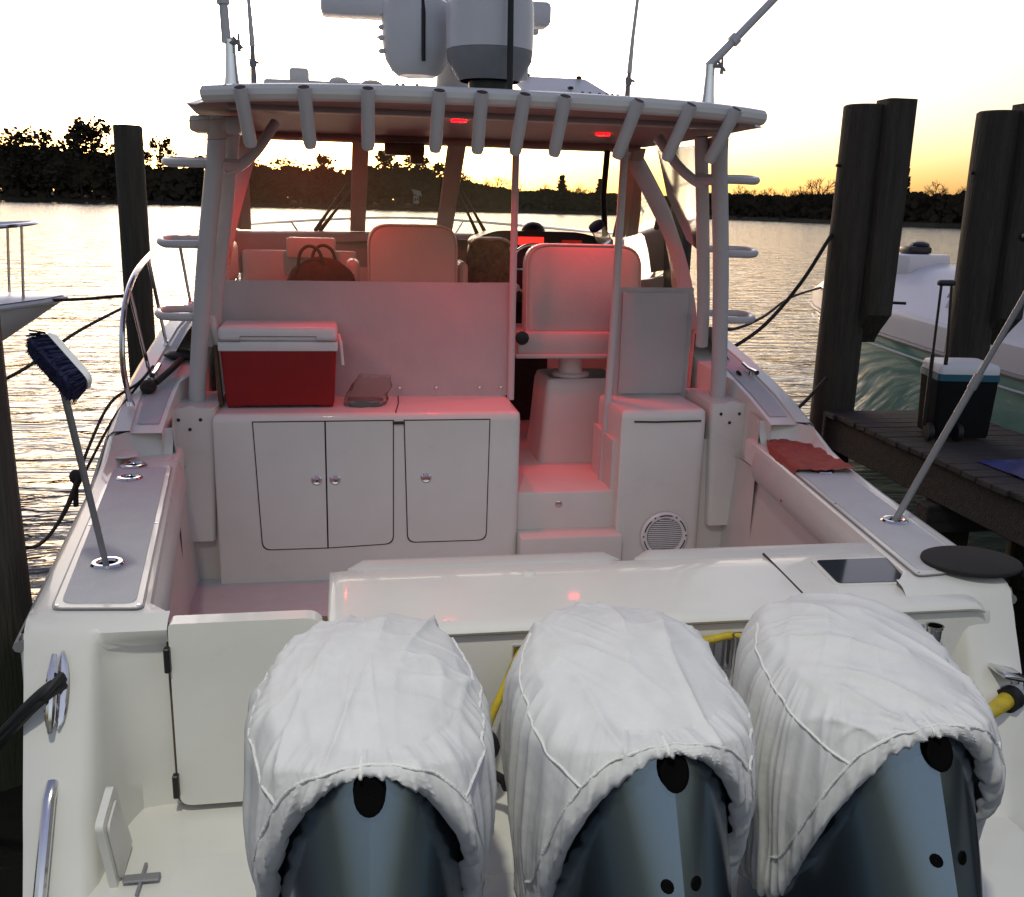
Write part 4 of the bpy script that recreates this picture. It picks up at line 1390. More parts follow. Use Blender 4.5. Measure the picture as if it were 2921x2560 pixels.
obj('seat_pedestal', bm, GELM, BOAT, smooth=50)
CS = seat_back('companion_seat', -.64, .03, 1.6, 2.36, 7.2, .15, .16)
for x0, x1, y in ((-.80, -.70, 7.3), (.04, .12, 7.3)):
    bm = nb(); box(bm, (x0, y, 1.80), (x1, y + .35, 2.09), .045, 3); obj('armrest', bm, VINYL, CS)
seat_back('passenger_seat', .14, .50, 1.6, 2.27, 7.45, .14, .12, m=VINYL)
LS = seat_back('lounge_seat', -1.60, -.72, 1.7, 2.13, 7.75, .12, .03, lean=.03)
bm = nb(); box(bm, (-1.25, 7.62, 2.08), (-.88, 7.74, 2.235), .02, 2); obj('headrest', bm, VINYL, LS)
bm = nb(); box(bm, (-1.72, 6.75, 1.93), (-1.58, 7.4, 2.22), .05, 3); box(bm, (-1.72, 6.75, 1.7), (-1.6, 7.3, 1.92), .04, 3); obj('side_bolster', bm, VINYL, BOAT)
bm = nb(); box(bm, (-1.62, 7.2, 1.55), (-.7, 7.75, 1.72), .03); obj('lounge_base', bm, VINYL, BOAT)
bm = nb(); box(bm, (.15, 6.9, 1.9), (.45, 7.05, 1.96), .025, 3); obj('seat_arm', bm, VINYL, BOAT)
# dash pod
bm = nb()
prism(bm, rpoly([(.20, 1.75), (1.42, 1.75), (1.36, 2.255), (1.1, 2.315), (.40, 2.315), (.22, 2.24)], [.02, .02, .08, .08, .08, .05]), lambda p: Vector((p[0], 7.72 + .25 * (p[1] - 1.75), p[1])), lambda p: Vector((p[0], 8.25, p[1])))
DP = obj('dash_pod', bm, DARKP, BOAT, smooth=40)
for x0, x1, z0, z1, m, nm in ((.585, .80, 2.205, 2.27, REDSCR, 'chart_screen'), (.345, .435, 2.215, 2.262, WSCR, 'small_display'), (.95, 1.12, 2.2, 2.25, REDSCR, 'gauge_strip')):
    if nm == 'gauge_strip':
        m = mat('dim_red', (.05, 0, 0), .4, emit=(1, .03, .02), es=.12)
    bm = nb(); yq = 7.72 + .25 * (z0 - 1.75) - .012; box(bm, (x0, yq, z0), (x1, yq + .01, z1), .003, 1); obj(nm, bm, m, DP, smooth=0)
bm = nb(); lathe(bm, [(.10, 0), (.10, .02), (.085, .05), (.05, .075), (.001, .085)], (.74, 8.0, 2.305), 20); obj('compass', bm, DARKP, BOAT)
bm = nb(); pts = [(.66 + .2 * math.cos(a), 7.45 + .07 * math.sin(a), 2.03 + .19 * math.sin(a)) for a in [2 * math.pi * k / 28 for k in range(29)]]
tube(bm, pts, .014, 8, cap=False); tube(bm, [(.46, 7.45, 2.03), (.86, 7.45, 2.03)], .01, 6); tube(bm, [(.66, 7.45, 2.03), (.66, 7.75, 1.98)], .02, 8); obj('steering_wheel', bm, CHROME, BOAT)

# outboard motors
def hem_z(ph):
    return interp([(0, 1.17), (.15, 1.16), (.28, 1.125), (.40, 1.07), (.52, .99), (.64, .88), (.74, .77), (.86, .64), (1.0, .52), (1.3, .44), (2.0, .41), (3.2, .40)], abs(ph))


def cow_r(ph, z, n_=2.25, w=.278, front=.36):
    d = (.385 + .5 * min(.75, max(0, 1.17 - z))) if math.cos(ph) > 0 else front
    if math.cos(ph) > 0 and z > 1.17:
        d = .385 - .4 * (z - 1.17)
    w2 = w + .01 * max(0, 1.1 - z)
    return (abs(math.sin(ph) / w2) ** n_ + abs(math.cos(ph) / d) ** n_) ** (-1 / n_)


YC = 2.42
def motor(x, yaw, seed):
    rot = Matrix.Rotation(yaw, 3, 'Z')
    def W3(px, py, z):
        v = rot @ Vector((px, py, 0))
        return Vector((x + v.x, YC + v.y, z))
    # cowl
    bm = nb()
    rows = []
    for z in [.2 + .05 * i for i in range(20)] + [1.18, 1.2]:
        row = []
        for k in range(96):
            ph = -math.pi + 2 * math.pi * k / 96
            r_ = cow_r(ph, z, 2.0) * .955
            r_ *= 1 + .05 * math.exp(-abs(ph) / .13) - .02 * math.exp(-((abs(ph) - .75) / .2) ** 2)
            row.append(W3(math.sin(ph) * r_, -math.cos(ph) * r_, z))
        rows.append(row)
    V = grid(bm, rows, cu=True); bm.faces.new(V[-1])
    cw = obj('outboard_motor', bm, COWL, BOAT, smooth=14)
    bm = nb()
    r_ = cow_r(0, 1.13, 2.0)
    for ph0 in (0,):
        c = W3(0, -r_ * .99 + .012, 1.15)
        pts = []
        rows = []
        for rr, dd in ((.040, .006), (.038, -.024), (.031, -.028), (.022, -.024), (.001, -.022)):
            rows.append([W3(rr * math.cos(a), -cow_r(0, 1.14 + rr * 1.25 * math.sin(a), 2.0) * .99 + dd * .8, 1.142 + rr * 1.2 * math.sin(a)) for a in [2 * math.pi * k / 20 for k in range(20)]])
        grid(bm, rows, cu=True)
    obj('latch_recess', bm, HOLE, cw)
    for sx in (-1, 1):
        bm = nb()
        rows = []
        zc = .89
        for rr, dd in ((.0155, -.003), (.012, -.006), (.001, -.004)):
            row = []
            for k in range(12):
                a = 2 * math.pi * k / 12
                ph = sx * .075 + rr * math.cos(a) / .5
                z = zc + rr * math.sin(a)
                r2 = cow_r(ph, z, 2.0) * .955 * (1 + .05 * math.exp(-abs(ph) / .13)) - dd
                row.append(W3(math.sin(ph) * r2, -math.cos(ph) * r2, z))
            rows.append(row)
        grid(bm, rows, cu=True)
        obj('screw_hole', bm, HOLE, cw)
    # lower unit in dark paint
    bm = nb(); tube(bm, [W3(0, -.05, -.6), W3(0, -.05, .22)], [.09, .2], 16); obj('midsection', bm, COWL, cw)
    bm = nb()
    for dx in (-.12, .1):
        tube(bm, [(x + dx, 2.72, .5), (x + dx * 1.2, 2.95, .42), (x + dx * 1.5, 3.2, .55)], .028, 8, sm=4)
    obj('rigging_hose', bm, BLACK, cw)

    # cloth cover
    zt_ = 1.305
    def cpt(ph, s):
        ph_e = ph
        tilt = .03 * (-math.cos(ph))
        hem = hem_z(ph)
        if s < .42:
            t = s / .42
            rf = .90 * t
            z = zt_ - .065 * t ** 2.2 + tilt * t
            r_ = cow_r(ph, 1.2, 2.4) * rf
        else:
            t = (s - .42) / .58
            zs = zt_ - .065 + tilt
            # shoulder then side
            k = sstep(0, .22, t)
            z = zs + (hem - zs) * (t ** 1.12)
            rr = cow_r(ph, z, 2.35) + .022
            r_ = cow_r(ph, 1.2, 2.4) * .90 * (1 - math.sin(min(1, t / .22) * math.pi / 2)) + rr * math.sin(min(1, t / .22) * math.pi / 2)
            z = z if t > .22 else zs - (zs - (zs + (hem - zs) * (.22 ** 1.12))) * (1 - math.cos(t / .22 * math.pi / 2)) * 1.0 if False else z
            dist = (1 - t) * (abs(1.27 - hem) + .03)
            r_ *= 1 - .09 * sstep(1.0, .5, z) * sstep(.4, 1.0, abs(ph))
            r_ += .030 * math.sin(math.pi * min(1, t)) ** .7 * (0.55 + .45 * abs(math.sin(ph)))
            r_ -= .034 * math.exp(-dist / .022) + .012 * math.exp(-dist / .07)
        return r_, z
    ca, sa = math.cos(.5 * seed - .35), math.sin(.5 * seed - .35)
    def wr(ph, s, hem):
        t = max(0, (s - .42) / .58)
        r_, z = cpt(ph, s)
        px, py = math.sin(ph) * r_, -math.cos(ph) * r_
        hemz = hem_z(ph)
        dist = (1 - t) * (abs(1.27 - hemz) + .03)
        a = 0
        if t > 0:
            g = math.exp(-dist / .075)
            sl = ph + .10 * (1 - t) * math.sin(ph * 2 + seed)
            a += .0085 * g * (1 - .8 * math.exp(-dist / .012)) * math.sin(sl * 68 + 9 * nz(sl * 3, seed, 0)) * (.8 + .9 * nz(sl * 4, 9, seed))
            g2 = math.exp(-dist / .17)
            q = 1 - abs(nz(sl * 7.5 + seed * 3 + dist * 2.2 * math.copysign(1, ph), dist * 2.0, 2))
            a += .022 * g2 * (q ** 4 - .35)
            q = 1 - abs(nz(sl * 15 + seed + dist * 3.0 * math.copysign(1, ph), dist * 3, 5))
            a += .012 * g2 * (q ** 5 - .3)
            # slack hanging folds on the flanks
            fl = abs(math.sin(ph))
            q = 1 - abs(nz(sl * 6 + seed * 5, t * .9 + dist, 8))
            a += .024 * fl * (q ** 5 - .3) * sstep(0, .15, t)
        # creases over the top, running fore and aft with a slant
        u, v = px * ca + py * sa, -px * sa + py * ca
        k = 1 - .6 * sstep(.1, .5, t)
        bend = .35 * nz(v * 2.2, seed, 1)
        q = 1 - abs(nz((u + bend * .12) * 8.5, v * 1.5 + seed, 2))
        a += .021 * k * (q ** 6 - .25) * (.6 + .8 * abs(nz(px * 3, py * 3, seed + 4)))
        q = 1 - abs(nz((u + .45 * v + bend * .2) * 15, v * 2.2 + seed * 2, 3))
        a += .009 * k * (q ** 7 - .2) * max(0, .4 + 1.2 * nz(px * 4, py * 4, seed + 8))
        q = 1 - abs(nz((v - .3 * u) * 9, u * 2.0 + seed * 2, 9))
        a += .009 * k * (q ** 9 - .15) * max(0, .3 + 1.3 * nz(px * 3.5 + 5, py * 3.5, seed + 2))
        a += .014 * nz(px * 3.2 + seed, py * 3.2, z * 3)
        return a
    bm = nb()
    rows = []
    NS, NP = 90, 448
    for i in range(1, NS + 1):
        s = i / NS
        row = []
        for k in range(NP):
            ph = -math.pi + 2 * math.pi * k / NP
            r_, z = cpt(ph, s)
            w = wr(ph, s, 0)
            t = max(0, (s - .42) / .58)
            f = min(1, s / .15)
            if s < .42:
                z += w * .9 * f
                r_ += w * .3
            else:
                z += w * .9 * max(0, 1 - t * 4) + (.012 * math.sin(ph * 60 + 4 * nz(ph * 5, seed, 1)) * sstep(.88, 1, t) * .12)
                r_ += w
            row.append(W3(math.sin(ph) * r_, -math.cos(ph) * r_, z))
        rows.append(row)
    # rolled-in hem
    last = rows[-1]
    row2 = []
    for k in range(NP):
        ph = -math.pi + 2 * math.pi * k / NP
        c = W3(0, 0, 0)
        p = last[k]
        d = Vector((c.x - p.x, c.y - p.y, 0)).normalized()
        row2.append(p + d * .012 + Vector((0, 0, .012)))
    rows.append(row2)
    V = grid(bm, rows, cu=True)
    bm.faces.new(V[0])
    lab = {0: 'wrinkled white cloth cover on the left outboard motor, beside the transom door', 1: 'wrinkled white cloth cover on the middle outboard motor', 2: 'wrinkled white cloth cover on the right outboard motor, next to the yellow plug'}[seed]
    cv = tag(obj('motor_cover', bm, COVER, smooth=180, origin=(x, YC, hem_z(3))), lab, 'motor cover', 'cloth covers on the outboard motors')
    # elastic hem with small gathers
    # stitched seams
    def sp(ph, s, off=.0015):
        r_, z = cpt(ph, s)
        w = wr(ph, s, 0)
        t = max(0, (s - .42) / .58)
        f = min(1, s / .15)
        if s < .42:
            z += w * .9 * f + off
            r_ += w * .3
        else:
            z += w * .9 * max(0, 1 - t * 4)
            r_ += w + off
        return W3(math.sin(ph) * r_, -math.cos(ph) * r_, z)
    seam_paths = []
    def s_off(ph, d_):
        L = abs(1.27 - hem_z(ph)) + .03
        t = 1 - d_ / L
        return .42 + .58 * t if t > 0 else .42 + (L - d_) / .75
    seam_paths.append([sp(ph, s_off(ph, .115 + .05 * sstep(.05, .6, abs(ph))), .002) for ph in [-1.1 + 2.2 * i / 110 for i in range(111)]])
    for sg in (-1, 1):
        def s_z(ph, z):
            zs = zt_ - .065 + .03 * (-math.cos(ph))
            return .42 + .58 * max(0.0, (zs - z) / (zs - hem_z(ph))) ** (1 / 1.12)
        p0 = .55
        z0 = cpt(p0, s_off(p0, .115 + .05 * sstep(.05, .6, p0)))[1]
        seam_paths.append([sp(sg * (p0 + 1.75 * i / 60), s_z(p0 + 1.75 * i / 60, z0 + (1.235 - z0) * (i / 60) ** .9), .002) for i in range(61)])
    seam_paths.append([sp(-.05, s_off(.05, .115 * (1 - i / 20) + .012), .002) for i in range(21)])
    for pth in seam_paths:
        for _ in range(3):
            pth = [pth[0]] + [(pth[i - 1] + pth[i] * 2 + pth[i + 1]) / 4 for i in range(1, len(pth) - 1)] + [pth[-1]]
        bm = nb(); tube(bm, pth, .0045, 6); obj('seam', bm, SEAM, cv, smooth=60)


motor(-.73, R(-2), 0)
motor(0.0, R(1.5), 1)
motor(.73, R(1.0), 2)

# ================================================================== LOOSE THINGS
# red cooler on the counter
ck = thing('cooler', (-1.22, 6.25, 1.226), 'red cooler with white lid on the galley counter', 'cooler')
bm = nb()
pl = rpoly([(-1.575, 6.07), (-.865, 6.07), (-.865, 6.41), (-1.575, 6.41)], .03)
cx, cy = -1.22, 6.24
V = grid(bm, [[(cx + (p[0] - cx) * k, cy + (p[1] - cy) * k, z) for p in pl] for z, k in ((1.245, .93), (1.26, .945), (1.59, 1.0))], cu=True)
bm.faces.new(V[0]); bm.faces.new(V[-1])
for x in (-1.5, -.94):
    box(bm, (x - .05, 6.10, 1.227), (x + .05, 6.38, 1.262), .01)
obj('body', bm, RED, ck, smooth=40)
bm = nb(); box(bm, (-1.585, 6.06, 1.592), (-.855, 6.42, 1.652), .008, 2); obj('rim', bm, WPLAST, ck)
bm = nb(); box(bm, (-1.583, 6.058, 1.654), (-.857, 6.422, 1.745), .03, 4); obj('lid', bm, WPLAST, ck)
bm = nb(); tube(bm, [(-1.58, 6.055, 1.655), (-1.45, 6.055, 1.655), (-1.448, 6.055, 1.685), (-.985, 6.055, 1.685), (-.983, 6.055, 1.655), (-.86, 6.055, 1.655)], .003, 5); obj('lid_line', bm, GREYP, ck)
bm = nb(); box(bm, (-1.625, 6.15, 1.60), (-1.59, 6.33, 1.80), .012, 2, rot=(0, -.18, 0)); obj('handle', bm, WPLAST, ck)
bm = nb(); tube(bm, [(-.85, 6.2, 1.68), (-.835, 6.1, 1.64), (-.825, 6.1, 1.5)], .010, 8); obj('handle', bm, WPLAST, ck)
bm = nb(); box(bm, (-1.615, 6.12, 1.235), (-1.585, 6.16, 1.62), .006, 1, rot=(0, -.05, 0)); tag(obj('cooler_end_strip', bm, BRSTRIP), 'thin brown slat standing against the left end of the cooler', 'strip')  # narrow brown box standing at the cooler end
# plastic bag with a tray
bm = nb()
pl = rpoly([(-.80, 6.08), (-.57, 6.08), (-.57, 6.24), (-.80, 6.24)], .04)
V = grid(bm, [[(-.685 + (p[0] + .685) * k, 6.16 + (p[1] - 6.16) * k, z) for p in pl] for z, k in ((1.228, .85), (1.262, 1), (1.266, .94))], cu=True)
bm.faces.new(V[0]); bm.faces.new(V[-1])
tag(obj('food_tray', bm, GREYP), 'dark plastic tray inside the clear bag beside the cooler', 'tray')
bm = nb()
rows = []
for i in range(12):
    t = i / 11
    row = []
    for k in range(32):
        a = 2 * math.pi * k / 32
        rr = (1 - .55 * t ** 1.5) * (1 + .16 * nz(math.cos(a) * 2, math.sin(a) * 2, t * 4) + .08 * nz(math.cos(a) * 6, math.sin(a) * 6, t * 6))
        row.append((-.69 + .135 * rr * math.cos(a) + .02 * t + .09 * t * max(0, math.cos(a)), 6.17 + .10 * rr * math.sin(a), 1.229 + .19 * t + .04 * nz(math.cos(a) * 2, math.sin(a) * 2, 5) * t))
    rows.append(row)
V = grid(bm, rows, cu=True); bm.faces.new(V[0])
tag(obj('plastic_bag', bm, BAGP, smooth=70), 'crumpled clear plastic bag on the counter right of the red cooler', 'bag')

# duffel bag on the lounge
db = thing('duffel_bag', (-1.0, 7.15, 1.72), 'dark brown duffel bag with two loop handles in the cabin', 'bag')
bm = nb()
rows = []
for i in range(13):
    t = i / 12
    row = []
    for k in range(28):
        a = 2 * math.pi * k / 28
        f = math.sqrt(max(.0, 1 - t ** 2.2)) * (1 + .08 * nz(math.cos(a) * 2, math.sin(a) * 2, t * 3))
        row.append((-.98 + .30 * f * math.cos(a), 7.2 + .15 * f * math.sin(a), 1.72 + .40 * t + .015 * nz(a, t * 4, 1)))
    rows.append(row)
V = grid(bm, rows, cu=True); bm.faces.new(V[0])
obj('body', bm, BROWN, db, smooth=60)
for y, dx in ((7.12, -.04), (7.27, .05)):
    bm = nb(); tube(bm, [(-1.10 + dx, y, 2.05), (-1.08 + dx, y, 2.15), (-1.02 + dx, y, 2.195), (-.95 + dx, y, 2.16), (-.92 + dx, y, 2.06)], .012, 8, sm=4); obj('handle', bm, BROWN, db)
# camouflage jacket over the passenger seat
bm = nb()
rows = []
for i in range(14):
    v = i / 13
    row = []
    for k in range(20):
        u = k / 19
        rr = .045 * math.sin(math.pi * u)
        w = .40 - .05 * (1 - v) - .06 * sstep(.8, 1, v)
        row.append((.315 + (u - .5) * w + .012 * nz(u * 4, v * 4, 2), 7.435 - .04 * math.sin(math.pi * u) + .06 * v + .02 * nz(u * 5, v * 6, 1), 1.75 + .50 * v + .015 * nz(u * 3, 1, 4) - .04 * abs(2 * u - 1) ** 3 * v))
    rows.append(row)
rows.append([(p[0], p[1] + .16, p[2] + .012) for p in rows[-1]])
grid(bm, rows)
tag(obj('jacket', bm, CAMO, smooth=60), 'camouflage jacket hanging over the seat back left of the helm', 'jacket')
# bottle with blue lid on the dash
bt = thing('bottle', (1.24, 7.9, 2.26), 'clear bottle with dark blue lid lying at the right of the dash', 'bottle')
ax = Vector((-.45, -.25, .62)).normalized()
bm = nb(); lathe(bm, [(.001, 0), (.055, .005), (.06, .03), (.058, .13), (.05, .155)], (1.30, 7.75, 2.24), 20, ax=ax, caps=False); obj('body', bm, BAGP, bt)
bm = nb(); lathe(bm, [(.06, .15), (.064, .155), (.064, .185), (.055, .19)], (1.30, 7.75, 2.24), 20, ax=ax); obj('lid', bm, BLUE, bt)

# deck brush in the port rod holder
br = thing('deck_brush', (-1.75, 3.80, 1.05), 'deck brush with dark blue bristles standing in the port gunwale holder', 'brush')
a, c = Vector((-1.75, 3.80, 1.03)), Vector((-1.70, 3.235, 1.93))
bm = nb(); tube(bm, [a, c], .0125, 12); obj('pole', bm, GREYP, br)
def brush_head(c, L, N, parent, half=.112, m=BLUE):
    L, N = L.normalized(), (N - L * N.dot(L)).normalized()
    K = L.cross(N)
    bm = nb()
    pl = rpoly([(-half, -.035), (half, -.035), (half, .035), (-half, .035)], .03)
    V = grid(bm, [[c + L * p[0] * k + K * p[1] * k - N * d for p in pl] for d, k in ((0, 1), (.012, 1), (.022, .9), (.026, .7))], cu=True)
    bm.faces.new(V[0]); bm.faces.new(V[-1])
    obj('block', bm, WPLAST, parent)
    bm = nb()
    for _ in range(1500):
        u, v = random.uniform(-1, 1), random.uniform(-1, 1)
        p = c + L * u * half * .95 + K * v * .034 + N * .001
        d = (N + L * (u * .22 + random.gauss(0, .07)) + K * (v * .5 + random.gauss(0, .1))).normalized()
        l_ = random.uniform(.052, .07)
        w = K * .0022 + L * random.uniform(-.002, .002)
        e = p + d * l_
        bm.faces.new([bm.verts.new(q) for q in (p - w, p + w, e + w * .6, e - w * .6)])
    pl2 = rpoly([(-half * .98, -.04), (half * .98, -.04), (half * .98, .04), (-half * .98, .04)], .03)
    V = grid(bm, [[c + L * p[0] * k + K * p[1] * k2 + N * d for p in pl2] for d, k, k2 in ((.001, .95, .8), (.03, 1.02, 1.1), (.055, 1.06, 1.25), (.062, 1.0, 1.1))], cu=True)
    bm.faces.new(V[-1])
    tag(obj('bristles', bm, m, parent, smooth=0), kind='stuff')


tow = -fw
brush_head(c + Vector((.028, -.02, .055)), rt * .68 - up * .70 + tow * .15, rt * -.55 - up * .42 + tow * .55, br)
# pole on the starboard side
br2 = thing('deck_brush', (1.81, 4.01, 1.05), 'long grey brush pole leaning outboard in the starboard gunwale holder', 'brush')
a, c = Vector((1.80, 4.02, 1.03)), Vector((2.24, 3.78, 2.38))
bm = nb(); tube(bm, [a, a + (c - a) * .55], .0165, 12); tube(bm, [a + (c - a) * .53, a + (c - a) * .58], .021, 12); tube(bm, [a + (c - a) * .56, c], .0135, 12); obj('pole', bm, GREYP, br2)
brush_head(c + Vector((.0, .03, .02)), Vector((.2, .9, .2)), Vector((-.5, -.1, .5)), br2, m=BLACK)

# towel on the starboard gunwale
bm = nb()
rows = []
P00, P10, P11, P01 = Vector((1.54, 4.86)), Vector((2.05, 4.80)), Vector((2.10, 5.44)), Vector((1.84, 5.56))
for i in range(31):
    v = i / 30
    row = []
    for k in range(41):
        u = k / 40
        p = (P00 * (1 - u) + P10 * u) * (1 - v) + (P01 * (1 - u) + P11 * u) * v
        e = .022 * nz(u * 2.6, v * 2.6, 3)
        z = 1.09 + .014 + .016 * abs(nz(u * 4 + 2, v * 7, 1)) + .008 * nz(u * 12, v * 9, 2)
        xi = interp(XI, p.y)
        if p.x < xi + .03:
            z -= (xi + .03 - p.x) * 1.2
            p = Vector((xi + .03 - (xi + .03 - p.x) * .45, p.y))
        row.append((p.x + e, p.y + e * (1 + 2 * (v in (0, 1))), z))
    rows.append(row)
grid(bm, rows)
tag(obj('towel', bm, TOWEL, smooth=70), 'crumpled faded red towel lying on the starboard gunwale', 'towel')
# black mat on the starboard corner
bm = nb(); lathe(bm, [(.001, .0), (.205, .0), (.212, .008), (.21, .016), (.2, .02), (.001, .022)], (1.84, 3.46, 1.066), 48, sx=1.0, sy=.84, caps=False); tag(obj('round_mat', bm, MAT_B), 'flat round black mat on the starboard stern corner', 'mat')
bm = nb(); tube(bm, [(2.0, 3.5, 1.075), (2.03, 3.40, 1.06), (2.02, 3.30, 1.02), (1.99, 3.22, .93)], .014, 8, sm=4); tag(obj('black_hose', bm, BLACK), 'short black hose hanging over the stern corner beside the round mat', 'hose')

# shore-power cable
yc = thing('power_cable', (1.8, 3.05, .3), 'yellow shore power cable behind the motors, plugged in at the right', 'cable')
bm = nb(); tube(bm, [(1.66, 2.99, .63), (1.45, 2.99, .66), (1.2, 3.05, .72), (.9, 3.13, .86), (.69, 3.19, .915), (.55, 3.18, .91), (.3, 3.175, .905), (.0, 3.18, .93), (-.10, 3.185, .935), (-.17, 3.175, .90), (-.23, 3.16, .77), (-.29, 3.14, .63), (-.31, 3.1, .5), (-.3, 3.0, .3)], .0155, 12, sm=5); obj('cord', bm, YELLOW, yc)
bm = nb(); tube(bm, [(1.60, 2.985, .61), (1.66, 2.995, .625), (1.72, 3.02, .635), (1.79, 3.06, .64)], [.022, .034], 16); obj('plug', bm, YELLOW, yc)
bm = nb(); tube(bm, [(1.785, 3.055, .64), (1.83, 3.08, .64)], .05, 18); obj('collar', bm, BLACK, yc)
bm = nb(); tube(bm, [(-.34, 3.11, .57), (-.31, 3.11, .63), (-.27, 3.09, .57), (-.31, 3.07, .50), (-.25, 3.05, .46), (-.23, 3.05, .42)], .018, 8, sm=4); tag(obj('hose_clamp', bm, BLACK), 'black hose bundle strapped to the yellow cable between two motors', 'hose')

# rolling cooler on the dock
rc = thing('rolling_cooler', (3.45, 6.0, 1.0), 'black rolling cooler with white lid and telescopic handle on the dock', 'cooler')
bm = nb()
pl = rpoly([(3.20, 5.86), (3.62, 5.80), (3.70, 6.16), (3.28, 6.22)], .04)
cx, cy = 3.45, 6.01
V = grid(bm, [[(cx + (p[0] - cx) * k, cy + (p[1] - cy) * k, z) for p in pl] for z, k in ((1.02, .9), (1.04, .93), (1.42, 1.0))], cu=True)
bm.faces.new(V[0]); bm.faces.new(V[-1])
obj('body', bm, BLACKP, rc, smooth=40)
bm = nb()
V = grid(bm, [[(cx + (p[0] - cx) * k, cy + (p[1] - cy) * k, z) for p in pl] for z, k in ((1.42, 1.0), (1.42, 1.03), (1.465, 1.03), (1.465, 1.0))], cu=True)
obj('rim', bm, AQUA, rc, smooth=40)
bm = nb()
V = grid(bm, [[(cx + (p[0] - cx) * k, cy + (p[1] - cy) * k, z) for p in pl] for z, k in ((1.466, 1.0), (1.50, 1.0), (1.525, .95), (1.535, .8), (1.538, .4))], cu=True)
bm.faces.new(V[-1])
obj('lid', bm, WPLAST, rc, smooth=60)
bm = nb()
for dx in (0, .10):
    tube(bm, [(3.155 + dx, 5.90 - dx * .15, 1.1), (3.15 + dx * .95, 5.90 - dx * .15, 1.6)], .014, 8)
    tube(bm, [(3.15 + dx * .95, 5.90 - dx * .15, 1.6), (3.145 + dx * .75, 5.90, 2.07)], .009, 8)
obj('handle_tube', bm, DARKP, rc)
bm = nb(); box(bm, (3.12, 5.875, 2.06), (3.24, 5.925, 2.10), .015, 2); obj('grip', bm, DARKP, rc)
for dx in (-.0, .2):
    bm = nb(); lathe(bm, [(.02, -.02), (.06, -.018), (.065, 0), (.06, .018), (.02, .02)], (3.17 + dx, 5.86 - dx * .15, 1.062), 18, ax=(1, -.15, 0)); obj('wheel', bm, BLACK, rc)
# blue tarp
bm = nb()
rows = []
for i in range(20):
    v = i / 19
    rows.append([(3.20 + .75 * k / 24 - .05 * v, 4.55 + .75 * v + .04 * nz(k * .3, v * 3, 1), 1.005 + max(0, .09 * math.sin(math.pi * v) * math.sin(math.pi * k / 24) ** .5 + .03 * nz(k * .35, v * 5, 3))) for k in range(25)])
grid(bm, rows)
tag(obj('tarp', bm, TARP, smooth=60), 'crumpled blue tarp lying on the dock planks', 'tarp')

# ropes
def rope(pts, r_, label, name='mooring_rope', k=8, m=ROPE):
    bm = nb()
    tube(bm, pts, r_, 8, sm=k)
    return tag(obj(name, bm, m, smooth=60), label, 'rope', 'mooring ropes')


rope([(-5.6, 10.6, 1.52), (-4.6, 10.8, 1.44), (-3.8, 10.9, 1.42), (-3.17, 10.95, 1.47)], .017, 'thin dark rope between the left boat and the round piling')
rope([(-3.13, 10.9, 1.38), (-3.4, 9.8, 1.22), (-3.6, 8.7, 1.02), (-3.9, 8.2, .92), (-4.4, 7.9, .95)], .016, 'sagging rope running down from the round piling behind the blue brush')
rope([(-2.02, 6.3, 1.46), (-2.06, 6.05, 1.40), (-2.17, 5.8, 1.33), (-2.2, 5.4, 1.18), (-2.22, 4.9, .95), (-2.26, 4.6, .88), (-2.3, 4.35, .98), (-2.33, 4.1, 1.15)], .009, 'doubled dark spring line from the port deck cleat to the black piling')
rope([(-2.03, 6.2, 1.44), (-2.14, 5.75, 1.26), (-2.21, 5.3, 1.05), (-2.24, 4.85, .90), (-2.28, 4.5, .90), (-2.34, 4.12, 1.12)], .008, 'second strand hanging just under the port spring line')
bm = nb(); ball(bm, (-2.0, 6.02, 1.38), .05, .07, .045, 10); tube(bm, [(-1.96, 6.05, 1.40), (-1.90, 6.3, 1.45), (-1.86, 6.7, 1.50)], .02, 8, sm=4)
tag(obj('rope_knot', bm, ROPE), 'black rope knot wrapped round the port deck cleat', 'rope', 'mooring ropes')
rope([(2.05, 6.9, 1.45), (2.4, 7.0, 1.65), (2.7, 7.05, 1.98), (2.92, 7.05, 2.36)], .015, 'dark rope rising from the starboard side to the near right piling')
rope([(2.05, 7.1, 1.66), (2.4, 7.6, 1.55), (3.2, 8.8, 1.52), (4.2, 10.3, 1.58), (5.4, 11.8, 1.6)], .014, 'rope sagging across to the bow of the teal boat')
rope([(2.1, 6.25, 1.14), (2.35, 6.4, 1.06), (2.65, 6.7, 1.10), (2.95, 6.95, 1.25)], .014, 'low rope from the starboard side to the near right piling')
bm = nb(); ball(bm, (-2.22, 5.15, 1.06), .035, .035, .04, 8); tube(bm, [(-2.22, 5.15, 1.07), (-2.23, 5.14, .9)], .014, 6)
tag(obj('rope_tail', bm, ROPE), 'small knot with a hanging tail halfway along the port spring line', 'rope', 'mooring ropes')
bm = nb()
for dz in (0, .025):
    tube(bm, [(-1.76, 3.17, .90 - dz), (-1.80, 3.12, .89 - dz), (-1.86, 3.10, .84 - dz), (-1.95, 3.12, .74 - dz), (-2.06, 3.2, .62 - dz), (-2.26, 3.4, .52 - dz), (-2.34, 3.93, .6 - dz)], .017, 8, sm=4)
tube(bm, [(-1.76, 3.16, .92), (-1.80, 3.105, .88), (-1.84, 3.12, .84)], .014, 8, sm=4)
tag(obj('stern_strap', bm, BLACK), 'black stern line looped through the chrome cleat on the port quarter', 'rope', 'mooring ropes')

